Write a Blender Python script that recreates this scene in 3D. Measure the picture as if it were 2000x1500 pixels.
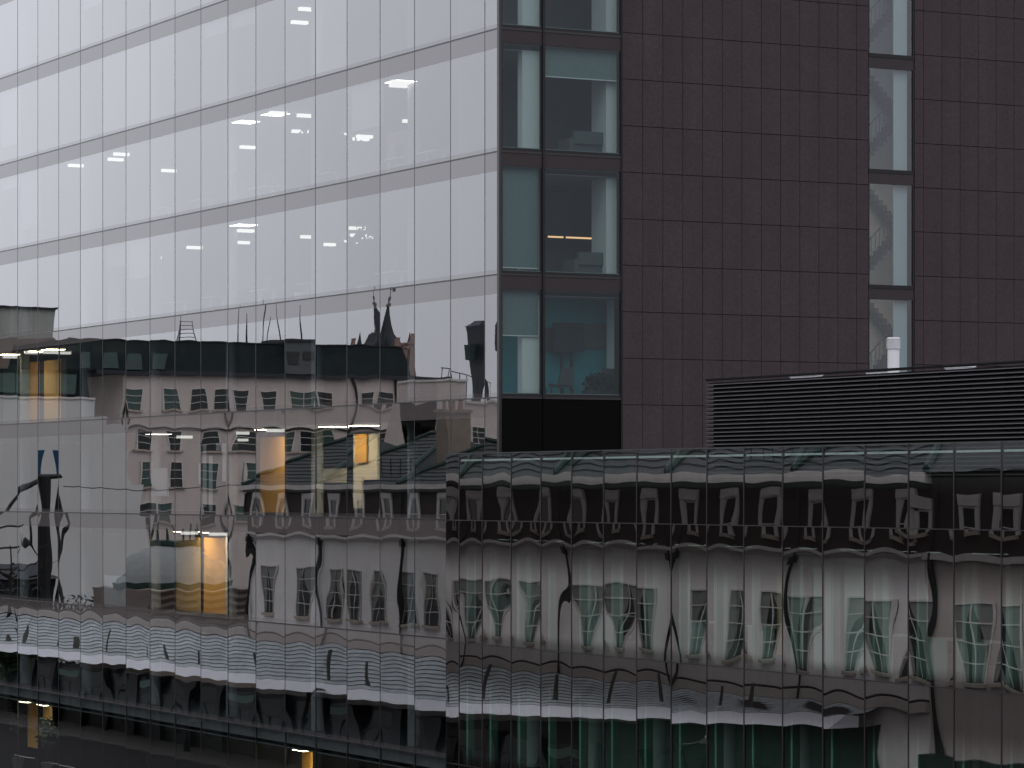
import bpy, bmesh, math, random
from mathutils import Vector
random.seed(11)
SC = bpy.context.scene
COL = SC.collection
for o in list(bpy.data.objects): bpy.data.objects.remove(o)

# ------------------------------------------------------------------ camera
F = 6294.0; HY = 957.0; PH = math.radians(27.68)          # focal length in photo pixels, horizon row, yaw
AX = (math.sin(PH), math.cos(PH)); RT = (math.cos(PH), -math.sin(PH))
CAM = (-45.847, -88.250, 14.0)                            # metres; tower corner is the origin, street level z = 0
cd = bpy.data.cameras.new('camera'); cam = bpy.data.objects.new('camera', cd); COL.objects.link(cam)
cam.location = CAM
cam.rotation_euler = (math.pi/2, 0, -PH)
cd.sensor_width = 36.0; cd.lens = F/2000*36; cd.shift_y = (HY-750)/2000
cd.clip_start = 0.5; cd.clip_end = 4000
SC.camera = cam

# ------------------------------------------------------------------ sky, sun, exposure
W = bpy.data.worlds.new('World'); SC.world = W; W.use_nodes = True
nt = W.node_tree; nt.nodes.clear()
def N(nt, t, **k):
    n = nt.nodes.new(t)
    for a, v in k.items(): setattr(n, a, v)
    return n
def mth(nt, op, a, b=None, c=None, clamp=False):
    n = N(nt, 'ShaderNodeMath', operation=op, use_clamp=clamp)
    for i, v in enumerate((a, b, c)):
        if v is None: continue
        if isinstance(v, (int, float)): n.inputs[i].default_value = v
        else: nt.links.new(v, n.inputs[i])
    return n.outputs[0]
SUN_EL, SUN_AZ = 52, 215
out = N(nt, 'ShaderNodeOutputWorld'); bg = N(nt, 'ShaderNodeBackground'); bg2 = N(nt, 'ShaderNodeBackground'); add = N(nt, 'ShaderNodeAddShader')
tc = N(nt, 'ShaderNodeTexCoord'); sp = N(nt, 'ShaderNodeSeparateXYZ'); nt.links.new(tc.outputs['Generated'], sp.inputs[0])
el = mth(nt, 'MAXIMUM', sp.outputs['Z'], 0.0)
lum = mth(nt, 'MULTIPLY_ADD', el, 2.8, 1.0)               # overcast sky: the zenith well over the horizon
gy = mth(nt, 'POWER', mth(nt, 'MAXIMUM', sp.outputs['Y'], 0.0), 14.0)
lum = mth(nt, 'MULTIPLY', lum, mth(nt, 'MULTIPLY_ADD', gy, 1.45, 0.68))   # the cloud is thinner, so brighter, up the street
no = N(nt, 'ShaderNodeTexNoise'); no.inputs['Scale'].default_value = 2.5; no.inputs['Detail'].default_value = 3
nt.links.new(tc.outputs['Generated'], no.inputs['Vector'])
lum = mth(nt, 'MULTIPLY', lum, mth(nt, 'MULTIPLY_ADD', no.outputs['Fac'], 0.16, 0.92))
cmb = N(nt, 'ShaderNodeCombineColor')
for i, c in enumerate((0.952, 0.972, 1.07)): nt.links.new(mth(nt, 'MULTIPLY', lum, c), cmb.inputs[i])
nt.links.new(cmb.outputs[0], bg.inputs['Color']); bg.inputs['Strength'].default_value = 0.81
sky = N(nt, 'ShaderNodeTexSky', sky_type='NISHITA', sun_disc=False)
sky.sun_elevation = math.radians(SUN_EL); sky.sun_rotation = math.radians(SUN_AZ); sky.dust_density = 6; sky.air_density = 1.0
nt.links.new(sky.outputs[0], bg2.inputs['Color']); bg2.inputs['Strength'].default_value = 0.006
nt.links.new(bg.outputs[0], add.inputs[0]); nt.links.new(bg2.outputs[0], add.inputs[1]); nt.links.new(add.outputs[0], out.inputs['Surface'])
sd = bpy.data.lights.new('sun', 'SUN'); sd.energy = 0.5; sd.angle = math.radians(25); sd.color = (1, .97, .93)
sun = bpy.data.objects.new('sun', sd); COL.objects.link(sun)
a, e = math.radians(SUN_AZ), math.radians(SUN_EL)
sun.rotation_euler = Vector((math.sin(a)*math.cos(e), math.cos(a)*math.cos(e), math.sin(e))).to_track_quat('Z', 'Y').to_euler()
SC.view_settings.view_transform = 'Standard'; SC.view_settings.look = 'None'
SC.view_settings.exposure = 0.0; SC.view_settings.gamma = 1.0
SC.cycles.max_bounces = 14; SC.cycles.transparent_max_bounces = 24; SC.cycles.glossy_bounces = 5; SC.cycles.diffuse_bounces = 4
SC.cycles.caustics_reflective = True; SC.cycles.caustics_refractive = False; SC.cycles.sample_clamp_indirect = 6

# ------------------------------------------------------------------ measuring helpers (a photo pixel meets a real plane)
def ray(px, py):
    u = (px-1000)/F
    return (AX[0]+RT[0]*u, AX[1]+RT[1]*u, (HY-py)/F)
def onx(px, py, X):
    d = ray(px, py); t = (X-CAM[0])/d[0]; return (CAM[1]+d[1]*t, CAM[2]+d[2]*t)
def ony(px, py, Y):
    d = ray(px, py); t = (Y-CAM[1])/d[1]; return (CAM[0]+d[0]*t, CAM[2]+d[2]*t)

# ------------------------------------------------------------------ materials
def mat(name, col, rough=0.7, var=0.15, scale=3.0, spec=0.3, metal=0.0, bump=0.0, fine=0.0, streak=0.0):
    m = bpy.data.materials.new(name); m.use_nodes = True; t = m.node_tree; b = t.nodes['Principled BSDF']
    b.inputs['Roughness'].default_value = rough; b.inputs['Specular IOR Level'].default_value = spec; b.inputs['Metallic'].default_value = metal
    g = N(t, 'ShaderNodeNewGeometry'); n = N(t, 'ShaderNodeTexNoise'); n.inputs['Scale'].default_value = scale; n.inputs['Detail'].default_value = 6
    t.links.new(g.outputs['Position'], n.inputs['Vector'])
    f = mth(t, 'MULTIPLY_ADD', mth(t, 'SUBTRACT', n.outputs['Fac'], 0.5), var*2.4, 1.0)
    if fine:
        n2 = N(t, 'ShaderNodeTexNoise'); n2.inputs['Scale'].default_value = 17; n2.inputs['Detail'].default_value = 3
        t.links.new(g.outputs['Position'], n2.inputs['Vector'])
        f = mth(t, 'MULTIPLY', f, mth(t, 'MULTIPLY_ADD', mth(t, 'SUBTRACT', n2.outputs['Fac'], 0.5), fine*3, 1.0))
    if streak:
        mp = N(t, 'ShaderNodeMapping'); mp.inputs['Scale'].default_value = (2.2, 2.2, 0.12); t.links.new(g.outputs['Position'], mp.inputs[0])
        n3 = N(t, 'ShaderNodeTexNoise'); n3.inputs['Scale'].default_value = 1.0; n3.inputs['Detail'].default_value = 4; t.links.new(mp.outputs[0], n3.inputs['Vector'])
        f = mth(t, 'MULTIPLY', f, mth(t, 'MULTIPLY_ADD', mth(t, 'SUBTRACT', n3.outputs['Fac'], 0.5), streak*2.4, 1.0))
    at = N(t, 'ShaderNodeAttribute', attribute_name='shade'); 
    mx = N(t, 'ShaderNodeVectorMath', operation='SCALE'); mx.inputs[0].default_value = col[:3]; t.links.new(f, mx.inputs['Scale'])
    t.links.new(mx.outputs[0], b.inputs['Base Color'])
    if bump:
        bp = N(t, 'ShaderNodeBump'); bp.inputs['Strength'].default_value = bump; bp.inputs['Distance'].default_value = 0.02
        t.links.new(n.outputs['Fac'], bp.inputs['Height']); t.links.new(bp.outputs[0], b.inputs['Normal'])
    return m
def lampmat(name, col, s):
    m = bpy.data.materials.new(name); m.use_nodes = True; t = m.node_tree; t.nodes.clear()
    e = N(t, 'ShaderNodeEmission'); e.inputs['Color'].default_value = (*col, 1); e.inputs['Strength'].default_value = s
    o = N(t, 'ShaderNodeOutputMaterial'); t.links.new(e.outputs[0], o.inputs[0]); return m
def facade_glass(name, r0, tint, mode, refl=(1, 1, 1), dark=(.02, .02, .02), spk=0.62):
    """sheet glass: Fresnel mirror over clear glass, with printed (frit) bands by height"""
    m = bpy.data.materials.new(name); m.use_nodes = True; t = m.node_tree; t.nodes.clear()
    lw = N(t, 'ShaderNodeLayerWeight'); lw.inputs['Blend'].default_value = 0.5
    fr = mth(t, 'MULTIPLY_ADD', mth(t, 'POWER', lw.outputs['Facing'], 5.0), 1-r0, r0, clamp=True)
    gl = N(t, 'ShaderNodeBsdfGlossy'); gl.inputs['Roughness'].default_value = 0.0; gl.inputs['Color'].default_value = (*refl, 1)
    oi = N(t, 'ShaderNodeObjectInfo'); vm = N(t, 'ShaderNodeVectorMath', operation='SCALE'); vm.inputs[0].default_value = refl
    t.links.new(mth(t, 'MULTIPLY_ADD', oi.outputs['Random'], 0.10, 0.92), vm.inputs['Scale']); t.links.new(vm.outputs[0], gl.inputs['Color'])
    tr = N(t, 'ShaderNodeBsdfTransparent'); tr.inputs['Color'].default_value = (*tint, 1)
    df = N(t, 'ShaderNodeBsdfDiffuse'); df.inputs['Color'].default_value = (*dark, 1)
    clear = N(t, 'ShaderNodeMixShader'); t.links.new(fr, clear.inputs[0]); t.links.new(tr.outputs[0], clear.inputs[1]); t.links.new(gl.outputs[0], clear.inputs[2])
    o = N(t, 'ShaderNodeOutputMaterial')
    if mode == 'plain': t.links.new(clear.outputs[0], o.inputs[0]); return m
    frit = N(t, 'ShaderNodeMixShader'); t.links.new(mth(t, 'MULTIPLY', fr, spk), frit.inputs[0]); t.links.new(df.outputs[0], frit.inputs[1]); t.links.new(gl.outputs[0], frit.inputs[2])
    g = N(t, 'ShaderNodeNewGeometry'); s = N(t, 'ShaderNodeSeparateXYZ'); t.links.new(g.outputs['Position'], s.inputs[0])
    fz = mth(t, 'FRACT', mth(t, 'DIVIDE', mth(t, 'ADD', s.outputs['Z'], 38-13.06), 3.8))
    if mode == 'band':

        k = mth(t, 'MAXIMUM', mth(t, 'GREATER_THAN', fz, 1-.60/3.8), mth(t, 'MULTIPLY', mth(t, 'LESS_THAN', fz, .15/3.8), .45))
    else:
        cr = N(t, 'ShaderNodeValToRGB'); r = cr.color_ramp; r.interpolation = 'EASE'
        r.elements[0].position = 0; r.elements[0].color = (.9,)*3+(1,); r.elements[1].position = 1; r.elements[1].color = (1, 1, 1, 1)
        for p, v in ((.03, .75), (.13, .12), (.50, .06), (.76, .97)):
            q = r.elements.new(p); q.color = (v, v, v, 1)
        t.links.new(fz, cr.inputs[0])
        mr = N(t, 'ShaderNodeMapRange', interpolation_type='SMOOTHSTEP'); t.links.new(s.outputs['Z'], mr.inputs['Value'])
        for i, v in ((1, 13.75), (2, 14.55), (3, 1.0), (4, 0.12)): mr.inputs[i].default_value = v
        up = mth(t, 'GREATER_THAN', s.outputs['Z'], 13.06)
        k = mth(t, 'ADD', mth(t, 'MULTIPLY', up, mr.outputs[0]), mth(t, 'MULTIPLY', mth(t, 'SUBTRACT', 1.0, up), cr.outputs['Color']))
    fin = N(t, 'ShaderNodeMixShader'); t.links.new(k, fin.inputs[0]); t.links.new(clear.outputs[0], fin.inputs[1]); t.links.new(frit.outputs[0], fin.inputs[2])
    t.links.new(fin.outputs[0], o.inputs[0]); return m
M = {}
M['tower_glass'] = facade_glass('tower_glass', .35, (.50, .535, .55), 'band', (1, 1, 1), (.085, .075, .072), .60)
M['street_glass'] = facade_glass('street_glass', .05, (.55, .60, .60), 'plain')
M['block_glass'] = facade_glass('block_glass', .47, (.60, .76, .70), 'frit', (1, .985, .975), (.005, .004, .004), .34)
M['bay_glass'] = facade_glass('bay_glass', .045, (.50, .57, .56), 'plain', (.9, 1, 1.05))
M['stair_glass'] = facade_glass('stair_glass', .11, (.70, .78, .79), 'plain', (.97, 1, 1.03))
M['black_glass'] = mat('black_glass', (.003, .003, .003), .6, .1, spec=.03)
M['joint'] = mat('joint', (.016, .013, .014), .32, .2, spec=.5)
M['stone'] = mat('dark_stone', (.0385, .0275, .0310), .75, .13, .9, .25, fine=.34, streak=.16)
M['stone2'] = mat('dark_stone_b', (.0398, .0286, .0322), .75, .13, .9, .25, fine=.34, streak=.16)
M['stone3'] = mat('dark_stone_c', (.0370, .0263, .0297), .75, .13, .9, .25, fine=.34, streak=.16)
M['stoneback'] = mat('cladding_back', (.006, .005, .006), .8, .1)
M['brown'] = mat('brown_metal', (.026, .019, .020), .55, .15, 4, .3, fine=.15)
M['darkframe'] = mat('dark_frame', (.010, .009, .010), .5, .1)
M['slab'] = mat('concrete', (.18, .18, .185), .85, .08)
M['carpet'] = mat('carpet', (.09, .095, .105), .95, .15, 8)
M['ceiling'] = mat('ceiling', (.30, .31, .31), .9, .04)
M['backwall'] = mat('plaster', (.24, .245, .25), .9, .06)
M['colgrey'] = mat('column_paint', (.34, .36, .36), .7, .05)
M['white'] = mat('white_paint', (.80, .81, .80), .5, .04)
M['blind'] = mat('blind_fabric', (.20, .255, .26), .9, .08, 30, fine=.15)
M['blindw'] = mat('pale_blind', (.34, .34, .33), .9, .06)
M['teal'] = mat('teal_paint', (.07, .38, .44), .8, .08)
M['roomgrey'] = mat('room_grey', (.15, .155, .165), .9, .25, 1.5)
M['stairwall'] = mat('stair_plaster', (.62, .60, .58), .9, .08)
M['charcoal'] = mat('charcoal', (.05, .05, .058), .7, .2)
M['orange'] = mat('orange_panel', (.80, .42, .09), .7, .06)
M['yellow'] = mat('ochre_panel', (.72, .46, .16), .7, .06)
M['cream'] = mat('cream_panel', (.78, .70, .56), .7, .05)
M['greenp'] = mat('green_panel', (.20, .32, .26), .7, .08)
M['lamp'] = lampmat('lamp_white', (1, .95, .86), 1.7)
M['lampw'] = lampmat('lamp_warm', (1, .58, .30), 1.7)
M['fillo'] = lampmat('fill_amber', (1, .82, .55), 38.0)
M['fillg'] = lampmat('fill_cool', (.86, 1, .93), 9.0)
M['lamps'] = lampmat('lamp_stair', (1, .74, .50), 11.0)
M['filld'] = lampmat('fill_dim', (.9, .95, 1), 2.5)
M['fillb'] = lampmat('fill_office', (1, .93, .82), 9.0)
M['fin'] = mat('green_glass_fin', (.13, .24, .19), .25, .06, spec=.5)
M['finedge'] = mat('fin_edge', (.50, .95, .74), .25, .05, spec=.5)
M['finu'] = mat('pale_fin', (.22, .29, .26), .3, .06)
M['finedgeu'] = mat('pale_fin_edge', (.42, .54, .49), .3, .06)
M['louvre'] = mat('louvre_metal', (.020, .019, .020), .6, .25, 2.0, .15)
M['nose_lit'] = mat('louvre_nosing_lit', (.085, .083, .088), .5, .3, 1.2, .3)  # paler than the slats: sky light on the front edges put into the colour
M['louvre_in'] = mat('louvre_back', (.003, .003, .003), .9, .1)  # near-black: the shade between the slats is put into this colour
M['galv'] = mat('painted_flue', (.62, .61, .63), .5, .08, 4)
M['roof'] = mat('roof_felt', (.07, .075, .07), .9, .35, 3)
M['upstand'] = mat('upstand', (.05, .054, .05), .8, .5, 2.5)
M['render'] = mat('white_render', (.80, .76, .73), .9, .05, 1.2, fine=.06, streak=.10)
M['render2'] = mat('pink_render', (.57, .50, .465), .9, .05, 1.0, fine=.06, streak=.10)
M['render3'] = mat('grey_render', (.60, .595, .58), .9, .04, .5, streak=.06)
M['trim'] = mat('stone_trim', (.62, .58, .54), .85, .10, 3, streak=.1)
M['sill'] = mat('stone_sill', (.42, .36, .30), .9, .2, 5)
M['bbrick'] = mat('dark_brick', (.040, .028, .025), .9, .3, 6, fine=.2)
M['dwin'] = mat('window_glass', (.018, .022, .022), .12, .2, spec=.6)
M['gwin'] = mat('window_green', (.05, .085, .075), .15, .2, spec=.6)
M['curtain'] = mat('net_curtain', (.22, .225, .21), .9, .12, 9)
M['slate'] = mat('slate', (.034, .038, .039), .7, .3, 3, .12, streak=.1)
M['slategreen'] = mat('copper_hip', (.022, .045, .038), .7, .2)
M['mansard'] = mat('mansard_slate', (.011, .017, .018), .7, .5, .35, .1, streak=.4)
M['lead'] = mat('lead_roof', (.03, .033, .04), .6, .25)
M['pink'] = mat('chimney_brick', (.30, .20, .17), .9, .2, 5)
M['pipe'] = mat('black_pipe', (.012, .012, .013), .5, .15)
M['board'] = mat('grey_board', (.38, .41, .42), .8, .3, 1.5, streak=.3)
M['bracket'] = mat('bracket', (.09, .085, .075), .8, .3)
M['boardgap'] = mat('board_gap', (.012, .012, .013), .9, .1)
M['fascia'] = mat('white_fascia', (.62, .62, .66), .5, .03, 1, streak=.04)
M['shopdark'] = mat('shop_front', (.012, .013, .013), .5, .3, 1.2, .3)
M['shopglass'] = mat('shop_glass', (.020, .028, .026), .2, .4, .6, .5)
M['iron'] = mat('cast_iron', (.010, .010, .011), .5, .1)
M['navy'] = mat('navy_cloth', (.015, .06, .12), .9, .1)
M['leaf'] = mat('leaf', (.045, .09, .035), .8, .4, 3)
M['leafd'] = mat('leaf_dark', (.02, .035, .03), .8, .4, 3)
M['bark'] = mat('bark', (.02, .017, .015), .9, .3)
M['corr'] = mat('corrugated', (.20, .21, .205), .6, .1)
M['slat'] = mat('brown_slat', (.16, .13, .11), .8, .25, 2)
M['plant'] = mat('plant_room', (.10, .11, .115), .8, .4, .8)
M['stack'] = mat('stack_stone', (.26, .215, .18), .9, .25, 3, streak=.2)
M['olive'] = mat('olive_cladding', (.36, .37, .34), .85, .12, .4, streak=.25)
M['asphalt'] = mat('asphalt', (.032, .032, .034), .85, .2, 2)
M['paving'] = mat('paving', (.11, .105, .10), .9, .15, 3)
M['kerb'] = mat('kerb', (.16, .155, .15), .9, .1)
M['mark'] = mat('road_paint', (.75, .74, .70), .8, .1)
M['fabric'] = mat('grey_fabric', (.10, .115, .12), .95, .1, 12)
M['wood'] = mat('wood', (.22, .12, .06), .6, .2, 4)

# ------------------------------------------------------------------ mesh helpers
class MB:
    def __init__(s): s.v = []; s.f = []; s.mi = []; s.mats = []; s.sm = False
    def m(s, key):
        if key not in s.mats: s.mats.append(key)
        return s.mats.index(key)
    def poly(s, pts, k):
        i = len(s.v); s.v += [tuple(p) for p in pts]; s.f.append(tuple(range(i, i+len(pts)))); s.mi.append(s.m(k)); return s
    def hexa(s, p, k):
        i = len(s.v); s.v += [tuple(q) for q in p]
        for f in ((0, 3, 2, 1), (4, 5, 6, 7), (0, 1, 5, 4), (1, 2, 6, 5), (2, 3, 7, 6), (3, 0, 4, 7)):
            s.f.append(tuple(i+j for j in f)); s.mi.append(s.m(k))
        return s
    def box(s, x0, x1, y0, y1, z0, z1, k):
        x0, x1 = min(x0, x1), max(x0, x1); y0, y1 = min(y0, y1), max(y0, y1); z0, z1 = min(z0, z1), max(z0, z1)
        return s.hexa([(x0,y0,z0),(x1,y0,z0),(x1,y1,z0),(x0,y1,z0),(x0,y0,z1),(x1,y0,z1),(x1,y1,z1),(x0,y1,z1)], k)
    def tube(s, pts, rad, k, n=8):
        pts = [Vector(p) for p in pts]; rr = rad if isinstance(rad, (list, tuple)) else [rad]*len(pts); rings = []
        for j, p in enumerate(pts):
            d = (pts[min(j+1, len(pts)-1)]-pts[max(j-1, 0)]).normalized()
            u = d.cross(Vector((0, 0, 1)) if abs(d.z) < .9 else Vector((1, 0, 0))).normalized(); w = d.cross(u)
            b = len(s.v)
            for q in range(n):
                a = 2*math.pi*q/n; s.v.append(tuple(p+(u*math.cos(a)+w*math.sin(a))*rr[j]))
            rings.append(b)
        for a, b in zip(rings, rings[1:]):
            for q in range(n): s.f.append((a+q, a+(q+1) % n, b+(q+1) % n, b+q)); s.mi.append(s.m(k))
        s.f.append(tuple(rings[0]+q for q in range(n))); s.mi.append(s.m(k)); s.f.append(tuple(rings[-1]+q for q in reversed(range(n)))); s.mi.append(s.m(k))
        return s
    def lathe(s, c, prof, k, n=14):
        return s.tube([(c[0], c[1], c[2]+z+i*1e-5) for i, (r, z) in enumerate(prof)], [max(r, .002) for r, z in prof], k, n)
    def leaves(s, c, r, n, size, k, rng):
        for _ in range(n):
            while True:
                q = Vector((rng.uniform(-1, 1), rng.uniform(-1, 1), rng.uniform(-1, 1)))
                if .3 < q.length < 1: break
            p = Vector(c)+Vector((q.x*r[0], q.y*r[1], q.z*r[2]))
            u = Vector((rng.uniform(-1, 1), rng.uniform(-1, 1), rng.uniform(-1, 1))).normalized()*size*rng.uniform(.6, 1.3)
            w = u.cross(Vector((rng.uniform(-1, 1), rng.uniform(-1, 1), rng.uniform(-1, 1)))).normalized()*size*.5
            s.poly([p-u, p+w, p+u, p-w], k)
        return s
    def build(s, name, parent=None, org=(0, 0, 0), loc=None):
        me = bpy.data.meshes.new(name); ox, oy, oz = org
        me.from_pydata([(x-ox, y-oy, z-oz) for x, y, z in s.v], [], s.f)
        for k in s.mats: me.materials.append(M[k])
        me.polygons.foreach_set('material_index', s.mi)
        if s.sm: me.polygons.foreach_set('use_smooth', [True]*len(s.f))
        me.update()
        o = bpy.data.objects.new(name, me); COL.objects.link(o)
        if parent is not None: o.parent = parent
        if loc: o.location = loc
        return o
def tag(o, label, cat, group=None, kind=None):
    if label: o['label'] = label
    if cat: o['category'] = cat
    if group: o['group'] = group
    if kind: o['kind'] = kind
    return o
class T:
    """a thing: an Empty at its base; parts are given in world metres"""
    def __init__(s, name, loc, label, cat, group=None):
        s.e = bpy.data.objects.new(name, None); COL.objects.link(s.e); s.e.location = loc; s.o = tuple(loc)
        s.e.empty_display_size = .3; tag(s.e, label, cat, group)
    def part(s, name, mb, parent=None): return mb.build(name, parent or s.e, s.o)
def solo(name, mb, base, label, cat, group=None):
    o = mb.build(name, None, base, loc=base); return tag(o, label, cat, group)
def struct(name, mb):
    o = mb.build(name); o['kind'] = 'structure'; return o
def copy_tree(o, parent=None):
    c = o.copy(); COL.objects.link(c)
    if parent is not None: c.parent = parent
    for ch in list(o.children): copy_tree(ch, c)
    return c

# ------------------------------------------------------------------ setting: ground, road, pavements
g = MB(); g.poly([(-1500,-900,0),(900,-900,0),(900,1800,0),(-1500,1800,0)], 'asphalt'); o = g.build('ground'); o['kind'] = 'structure'
struct('road', MB().poly([(-16.4,-300,.004),(-3.6,-300,.004),(-3.6,600,.004),(-16.4,600,.004)], 'asphalt'))
for x0, x1, nm in ((-3.6, 6, 'pavement'), (-24, -16.4, 'pavement')):
    b = MB(); xk = x0 if x0 > -10 else x1
    b.box(x0+(.16 if x0 > -10 else 0), x1-(0 if x0 > -10 else .16), -300, 600, -.02, .12, 'paving')
    b.box(xk, xk+(.16 if x0 > -10 else -.16), -300, 600, -.02, .125, 'kerb'); struct(nm, b)
b = MB()
for i in range(-10, 60): b.box(-10.06, -9.94, i*6, i*6+3, .004, .009, 'mark')
struct('road_marking', b)

# ------------------------------------------------------------------ glass panes with the warp of real sealed units
H = 3.8; Z0 = 13.06
def zl(k): return Z0+H*k
def pane_mb(w, h, A, tilt, rip, key, rng, nx=12, ny=18, k0=.6, k1=1.15, k2=0.0):
    """sheet in local y,z (origin at its foot centre); +x is into the building"""
    b = MB(); b.sm = True
    ty, tz = rng.gauss(0, tilt), rng.gauss(0, tilt)
    rp = [(rng.uniform(1.6, 4.2), rng.uniform(1.2, 3.2), rng.uniform(0, 6.3), rng.uniform(0, 6.3), rip*rng.uniform(.4, 1)) for _ in range(3)]
    cu, cv = rng.uniform(-.25, .25), rng.uniform(-.3, .3)
    for j in range(ny+1):
        for i in range(nx+1):
            u = 2*i/nx-1; v = 2*j/ny-1; y = u*w/2; z = v*h/2
            d = A*(1-u*u)*(k0-k1*v*v)*(1+cu*u+cv*v)+A*k2*(1-v*v)+ty*y+tz*z
            for fu, fv, p1, p2, a_ in rp: d += a_*math.sin(fu*y+p1)*math.sin(fv*z+p2)
            b.v.append((d, y, z+h/2))
    k = b.m(key)
    for j in range(ny):
        for i in range(nx):
            q = j*(nx+1)+i; b.f.append((q, q+nx+1, q+nx+2, q+1)); b.mi.append(k)
    return b

# ================================================================== the office tower
TOP = zl(7)
tower = T('office_tower', (0, 0, 0), 'tall office tower with mirror glass street side and dark purple stone flank', 'office building')
PW = 2.6165
ycols = [0.0, .97, 3.352]+[3.352+PW*(i+1) for i in range(23)]
YEND = ycols[-1]
rowz = [.5]+[zl(k) for k in range(-2, 8)]
YLB = 2.101                                               # where the lower block's far end stands in front
amp = {-3: .002, -2: .0050, -1: .0026, 0: .0022, 1: .0013}
cand = []
for c in range(len(ycols)-1):
    for r in range(len(rowz)-1):
        y0, y1, z0, z1 = ycols[c], ycols[c+1], rowz[r], rowz[r+1]
        if z1 < zl(0)+.1 and y1 < YLB+.1: continue
        if z1 < zl(0)+.1 and y0 < YLB: y0 = YLB
        dep = 99.4+(y0+y1)/2*.885
        upx = 956-(z1-14)*F/dep; dnx = 956-(z0-14)*F/dep
        vis = max(0, min(1500, dnx)-max(0, upx))*(1 if y0 < 45.3 else 0)*((y1-y0)/dep**2)
        cand.append((-vis, y0, y1, z0, z1, r-3))
cand.sort()
for i, (vis, y0, y1, z0, z1, k) in enumerate(cand[:98]):
    rng = random.Random(int(y0*100)*7+int(z0*10))
    A = amp.get(k, .0007)*rng.uniform(.55, 1.5)
    p = pane_mb(y1-y0-.03, z1-z0-.03, A, .00028 if k >= 0 else .0009, .00012 if k >= 2 else .00014 if k >= 0 else .0004, 'tower_glass' if k > -3 else 'street_glass', rng)
    p.build('glass_pane', tower.e, (0, 0, 0), loc=(0, (y0+y1)/2, z0+.015))
b = MB(); b.sm = True
for vis, y0, y1, z0, z1, k in cand[98:]:
    rng = random.Random(int(y0*100)*7+int(z0*10))
    p = pane_mb(y1-y0-.03, z1-z0-.03, amp.get(k, .0007)*rng.uniform(.55, 1.5), .00028 if k >= 0 else .0005, .00010 if k >= 0 else .00022, 'tower_glass', rng)
    n = len(b.v); b.v += [(x, y+(y0+y1)/2, z+z0+.015) for x, y, z in p.v]; kk = b.m('tower_glass' if k > -3 else 'street_glass')
    b.f += [tuple(q+n for q in f) for f in p.f]; b.mi += [kk]*len(p.f)
o = tower.part('glass_pane', b); o['kind'] = 'stuff'
b = MB()
for y in ycols: b.box(-.005, .05, y-(.016 if y else .0), y+.016, .5, TOP, 'joint')
tower.part('mullion', b)
for z in rowz[1:]:
    tower.part('transom', MB().box(-.012, .05, .03, YEND, z-.022, z+.022, 'joint'))
# floors, ceilings, inner walls, columns
XB = 13.0
for z in rowz:
    zc = z-.60
    b = MB(); b.box(.14, XB, .12, YEND, z-.42, z-.02, 'slab')
    b.poly([(.16,.12,z-.015),(XB,.12,z-.015),(XB,YEND,z-.015),(.16,YEND,z-.015)], 'carpet')
    b.box(.30, XB, .25, YEND, zc-.02, zc+.01, 'ceiling')
    if z > 1: tower.part('floor_slab', b)
tower.part('inner_wall', MB().box(XB, XB+.3, .2, YEND, 0, TOP, 'backwall'))
tower.part('end_wall', MB().box(.1, 46, YEND, YEND+.4, 0, TOP+1, 'stone'))
tower.part('roof', MB().box(-.05, 46, -.05, YEND+.4, TOP+.02, TOP+1.0, 'stone'))
for i, y in enumerate([.62+i*7.85 for i in range(8)]):
    for x in (1.2,):
        b = MB(); b.tube([(x, y, 5.46), (x, y, TOP-.3)], .22, 'colgrey', 18); b.sm = True; tower.part('column', b)
# partitions of meeting rooms, by storey (k) : y range, x, colour
def panel(k, px0, px1, depth, key, h0=.0, h1=2.9):
    y0 = onx(px0, 900, depth)[0]; y1 = onx(px1, 900, depth)[0]
    tower.part('wall_panel', MB().box(depth, depth+.08, y0, y1, zl(k)+h0, zl(k)+h1, key))
def clight(k, px, py, wy=.12, wx=.62, key='lamp'):
    """ceiling strip: found where the sight line meets that storey's ceiling"""
    zc = zl(k+1)-.64; d = ray(px, py)
    t = (zc-14)/d[2]; x = CAM[0]+d[0]*t; y = CAM[1]+d[1]*t
    if not .5 < x < 13: x = min(max(x, .6), 12); y = onx(px, py, x)[0]
    f = MB().box(x-wx/2-.03, x+wx/2+.03, y-wy-.03, y+wy+.03, zc-.02, zc+.03, 'white'); f = tower.part('ceiling_light_or_fill', f)
    tower.part('diffuser_or_fill', MB().box(x-wx/2, x+wx/2, y-wy, y+wy, zc-.13, zc-.021, key), f)
for k, px, py in ((4,600,14),(4,585,40),(3,783,152),(3,779,163),(3,543,217),(3,586,253),(3,597,222),(3,484,284),(3,237,296),(3,226,308),(3,148,320),(3,712,263),(3,705,268),(3,330,330),(3,803,233),
                  (2,480,447),(2,472,470),(2,603,459),(2,697,442),(2,700,456),(2,712,460),(2,640,474),(2,945,457),(2,300,500),(2,380,480),(1,63,683),(1,98,685),(1,20,694),(1,124,686),
                  (0,538,829),(0,470,842),(0,360,850),(-1,430,1040),(-1,370,1050),(-1,425,1042),(0,470,856)):
    clight(k, px, py)
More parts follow.
